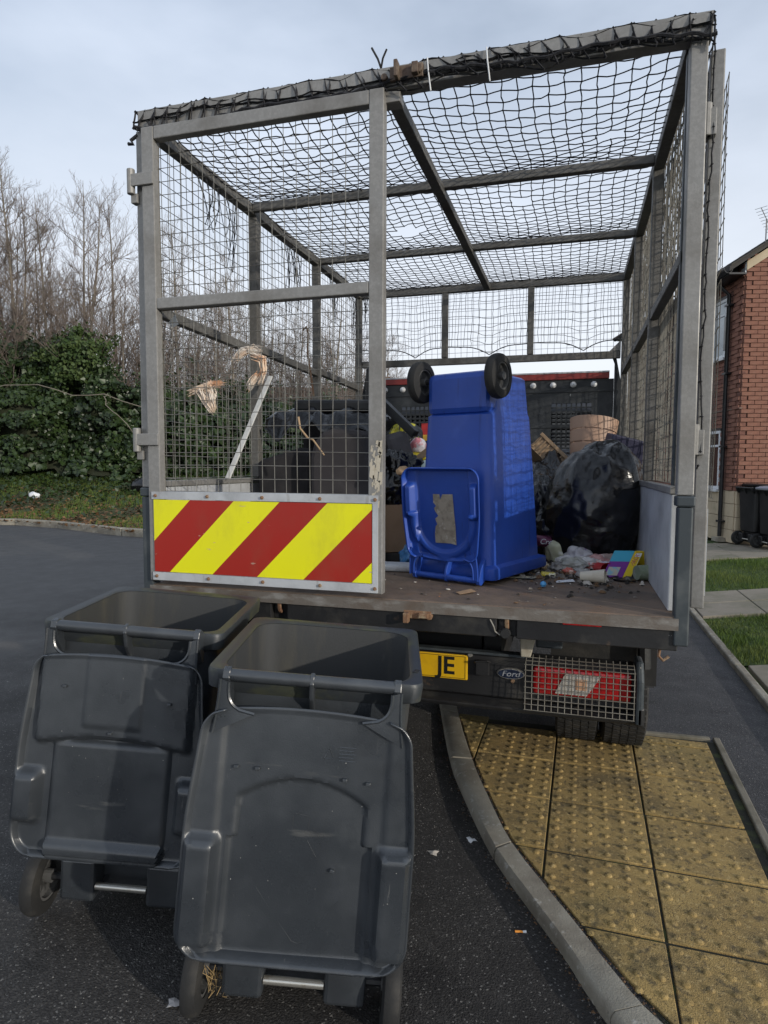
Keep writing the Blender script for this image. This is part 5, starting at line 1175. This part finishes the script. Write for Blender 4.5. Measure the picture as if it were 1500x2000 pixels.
# fluffy peach scraps caught on the door mesh
fm = M('peach_wadding', (.76, .60, .46), [((.82, .77, .70), 12, .46, .60, .9), ((.78, .40, .20), 8, .54, .66, .85)], .95, spec=.1)
def fluff(label, paths, w_):
    mb = MB()
    for pts in paths:
        for k in range(34):
            off = Vector((random.gauss(0, w_), random.gauss(0, .006), random.gauss(0, w_))); q = []
            for i, p in enumerate(pts):
                q.append(Vector((p[0], .0+random.gauss(0, .004), p[1]))+off*(1-.35*i/len(pts))+Vector((random.gauss(0, w_*.35), 0, random.gauss(0, w_*.35))))
            s = random.uniform(.0006, .0038)
            mb.tube(q, [s*.4]+[s]*(len(q)-2)+[s*.15], 4, False)
    c = paths[0][0]; o = mb.build('fabric_scrap', fm, smooth=True, loc=(0, .0, 0)); return tag(o, label, 'fabric scrap', 'wadding caught on the cage door')
fluff('wispy peach wadding caught high on the door mesh', [[(-.68, 2.00), (-.64, 2.03), (-.60, 2.045), (-.56, 2.03)], [(-.60, 2.02), (-.55, 2.00), (-.545, 1.95), (-.565, 1.90)], [(-.57, 1.93), (-.60, 1.90), (-.615, 1.875)]], .008)
fluff('peach wadding hanging lower and left on the door mesh', [[(-.90, 1.87), (-.85, 1.885), (-.80, 1.90), (-.75, 1.90)], [(-.83, 1.89), (-.80, 1.87), (-.79, 1.82), (-.785, 1.79)], [(-.80, 1.90), (-.79, 1.86), (-.80, 1.82)], [(-.85, 1.88), (-.83, 1.83), (-.79, 1.78)], [(-.77, 1.90), (-.74, 1.905)]], .008)
tag(MB().add([(-.045, 0, 0), (-.01, -.003, .03), (.004, .002, -.012), (-.03, .001, -.028)], [(0, 1, 2, 3)]).build('tissue_scrap', white, solid=.003, loc=(-1.0, .06, 2.19)), 'white tissue scrap snagged at the top left of the lower mesh', 'scrap')
tag(MB().tube([(-.86, 1.15, 2.36), (-.84, 1.15, 2.38), (-.825, 1.15, 2.34), (-.83, 1.15, 2.22), (-.80, 1.13, 2.08), (-.78, 1.12, 1.96)], .006, 6).build('wire_hook', rust, smooth=True), 'bent rusty wire hook rising from the heap', 'wire')
tag(MB().tube([(-.66, .62, 1.80), (-.65, .62, 1.74), (-.60, .60, 1.69), (-.57, .60, 1.68), (-.50, .58, 1.60)], [.006, .005, .006, .005, .004], 6).build('dry_stick', woodp, smooth=True), 'dry crooked stick poking across the dark armchair', 'stick')

# ================================================================== LITTER ON THE ROAD
for (x, y, nm, lab_, c, s_) in ((.35, .094, 'paper_scrap', 'torn white paper scrap beside the curved kerb', white, .022), (.218, -.052, 'paper_scrap', 'grey crumpled scrap on the asphalt left of the kerb', M('grey_pulp', (.42, .38, .33), rough=.95), .025), (-.33, -1.02, 'paper_scrap', 'pale flattened scrap by the near bin wheel', M('pale_pulp', (.4, .38, .37), rough=.95), .024)):
    z = zr(x)+.004; mb = MB(); n = 9
    rim_ = [(s_*random.uniform(.5, 1.2)*math.cos(6.283*k/n), s_*random.uniform(.5, 1.2)*math.sin(6.283*k/n), random.uniform(0, .006)) for k in range(n)]
    mb.add(rim_+[(0, 0, .008)], [(k, (k+1) % n, n) for k in range(n)]); tag(mb.build(nm, c, loc=(x, y, z)), lab_, 'paper')
cg = thing('cigarette_end', 'orange cigarette end lying on the asphalt near the kerb', 'cigarette', (.591, -.391, zr(.59)+.005), (0, 0, R(12)))
MB().tube([(-.018, 0, 0), (.008, 0, 0)], .0042, 8).build('filter', M('orange_filter', (.75, .28, .04), rough=.8), cg); MB().tube([(.008, 0, 0), (.020, .001, .001)], .0042, 8).build('paper', white, cg)
for (l, d, lab_, s_) in ((-10.7, 16.5, 'white litter bag on the leaves, leftmost on the verge', .16), (-9.4, 17.3, 'small white litter ball on the ivy verge', .14), (-5.1, 14.6, 'white scrap near the far kerb beside the truck', .12)):
    bag('litter_bag', lab_, LD(l, d, bank_z(l, (d-kd(l))/(HB+1.5-kd(l)))+.0), (s_, s_*.7, s_*.7), l, mat=white, cat='litter', group='litter on the verge', amp=.4, res=(18, 12))
bag('litter_bag', 'black plastic bag dumped on the ivy verge', LD(-6.6, 17.6, bank_z(-6.6, .53)), (.36, .2, .2), 33, cat='bag', group=None, res=(28, 20))
# grit on road
n = 2600; X = rng.uniform(-3.0, 1.2, n); Y = rng.uniform(-2.0, 1.2, n); ok = X < np.interp(Y, KOy, KOx)-.03; X = X[ok]; Y = Y[ok]; n = len(X)
Z = np.array([zr(x) for x in X]); s = np.abs(rng.normal(0, .0014, n))+.0008
T = np.array([(1, 0, 0), (-.5, .87, 0), (-.5, -.87, 0), (0, 0, 1.2)]); V = (np.stack([X, Y, Z], 1)[:, None, :]+T[None]*s[:, None, None]*rng.uniform(.7, 1.3, (n, 4, 1))).reshape(-1, 3)
i = np.arange(n)[:, None]*4; F = np.concatenate([i+np.array([[0, 1, 3]]), i+np.array([[1, 2, 3]]), i+np.array([[2, 0, 3]])])
o = mkobj('road_grit', npmesh('road_grit', V, F), M('pale_grit', (.36, .34, .31), rough=.9), kind='stuff'); tag(o, 'pale grit specks scattered over the asphalt', 'grit')

# dirt and moss gathered along the kerb foot
V = []; F = []; mi_ = []
for k in range(900):
    t = random.uniform(4.5, 13); a = cr(KO, t); b = cr(KI, t); d = (b-a).normalized(); off = -abs(random.gauss(0, .018))-.004
    p = a+d*off; chip(p.x, p.y, abs(random.gauss(0, .0022))+.0012, random.choices((0, 1, 3), (5, 1.2, 2))[0], .35, zr(p.x))
for k in range(500):
    t = random.uniform(4.5, 13); a = cr(KO, t); b = cr(KI, t); d = (b-a).normalized(); p = b+d*abs(random.gauss(0, .008)); chip(p.x, p.y, abs(random.gauss(0, .0018))+.001, random.choices((0, 3), (4, 2))[0], .4, .02)
me = bpy.data.meshes.new('gutter_dirt'); me.from_pydata(V, [], F)
do = mkobj('gutter_dirt', me, dm, kind='stuff'); me.polygons.foreach_set('material_index', mi_); tag(do, 'dark grit gathered along the foot of the curved kerb', 'dirt')

for k, (x, y, r_, col_, col2, lab_) in enumerate((
    (.70, 1.04, .045, (.62, .60, .58), (.25, .30, .5), 'small pale wrapper with blue print near the purple can'), (.86, 1.02, .05, (.55, .30, .28), (.8, .75, .7), 'pink and white crumpled wrapper below the biggest bag'),
    (.66, .92, .03, (.16, .15, .14), (.3, .28, .26), 'dark crumpled foil scrap beside the blue bin rim'), (.79, .74, .028, (.35, .33, .30), (.12, .11, .1), 'grey rag scrap behind the cream cup'),
    (.97, 1.0, .045, (.70, .70, .70), (.4, .5, .3), 'white and green crinkled film behind the card packet'), (.72, .80, .022, (.5, .12, .08), (.8, .6, .5), 'small red scrap in front of the clear wrapper'),
    (.58, .93, .026, (.6, .55, .42), (.3, .2, .1), 'tan crumb of packaging at the blue bin corner'), (.90, .93, .035, (.62, .63, .66), (.3, .15, .35), 'silvery wrapper tucked behind the red tub'))):
    bag('wrapper', lab_, (x, y, BZ), (r_*1.2, r_, r_*.7), 40+k, mat=M('litter_print_%s' % 'abcdefgh'[k], col_, [(col2, 16, .52, .57, .9)], .3), cat='wrapper', group=None, amp=.6, res=(24, 16))

def lid_pt(fn, x, sv, tilt, lift=.0):
    tl = R(tilt); return Vector((0, -.097, .998))+Vector((0, -math.sin(tl), -math.cos(tl)))*sv+Vector((0, -math.cos(tl), math.sin(tl)))*(fn(x, sv)+.0145+lift)+Vector((x, 0, 0))
for bn, fn, pegs in ((b1, lid_front, ((-.175, .225), (-.12, .225), (.105, .235), (.165, .24), (.09, .47))), (b2, lid_left, ((-.15, .17), (.17, .20), (.0, .30)))):
    for (x, sv) in pegs:
        p = lid_pt(fn, x, sv, 6.5); MB().box(-.006, .006, -.010, .004, -.004, .004).build('lid_peg', greybin, bn, bevel=.0015, loc=p, rot=(R(-6), R(random.uniform(-25, 25)), 0))
em = MB()
for k in range(5): em.tube([lid_pt(lid_front, .085, .155+k*.0085, 6.5), lid_pt(lid_front, .128-.006*(k % 2), .155+k*.0085, 6.5)], .0011, 4)
em.build('moulded_text_block', greybin, b1, kind='stuff')
MB().tube([lid_pt(lid_front, a, b, 6.5) for a, b in ((.048, .185), (.060, .160), (.072, .185), (.048, .185))], .0012, 4).build('moulded_triangle', greybin, b1)
# paint and bird-dropping flecks
for bn, fn, nm in ((b1, lid_front, 26), (b2, lid_left, 20)):
    mb = MB()
    for k in range(nm):
        x = random.uniform(-.26, .26); sv = random.uniform(.09, .68); r_ = abs(random.gauss(0, .0006))+.0003; p = lid_pt(fn, x, sv, 6.5, -.0003)
        mb.add([p+Vector((r_*math.cos(a)*random.uniform(.6, 1.3), -.0004, r_*math.sin(a)*random.uniform(.6, 2.2))) for a in (0, 1.26, 2.5, 3.8, 5.0)], [(0, 1, 2, 3, 4)])
    mb.build('dirt_flecks', M('pale_fleck', (.42, .41, .38), rough=.9), bn, kind='stuff')

bag('bin_bag', 'slumped black bag piled behind the armchair near the left mesh', (-.80, 1.72, BZ), (.27, .30, .46), 51, amp=.14, lean=(.02, 0))
bag('bin_bag', 'black bag squeezed between the crate and the low flattened bag', (.52, 1.50, BZ), (.17, .20, .28), 52, amp=.12, lean=(.05, .05))
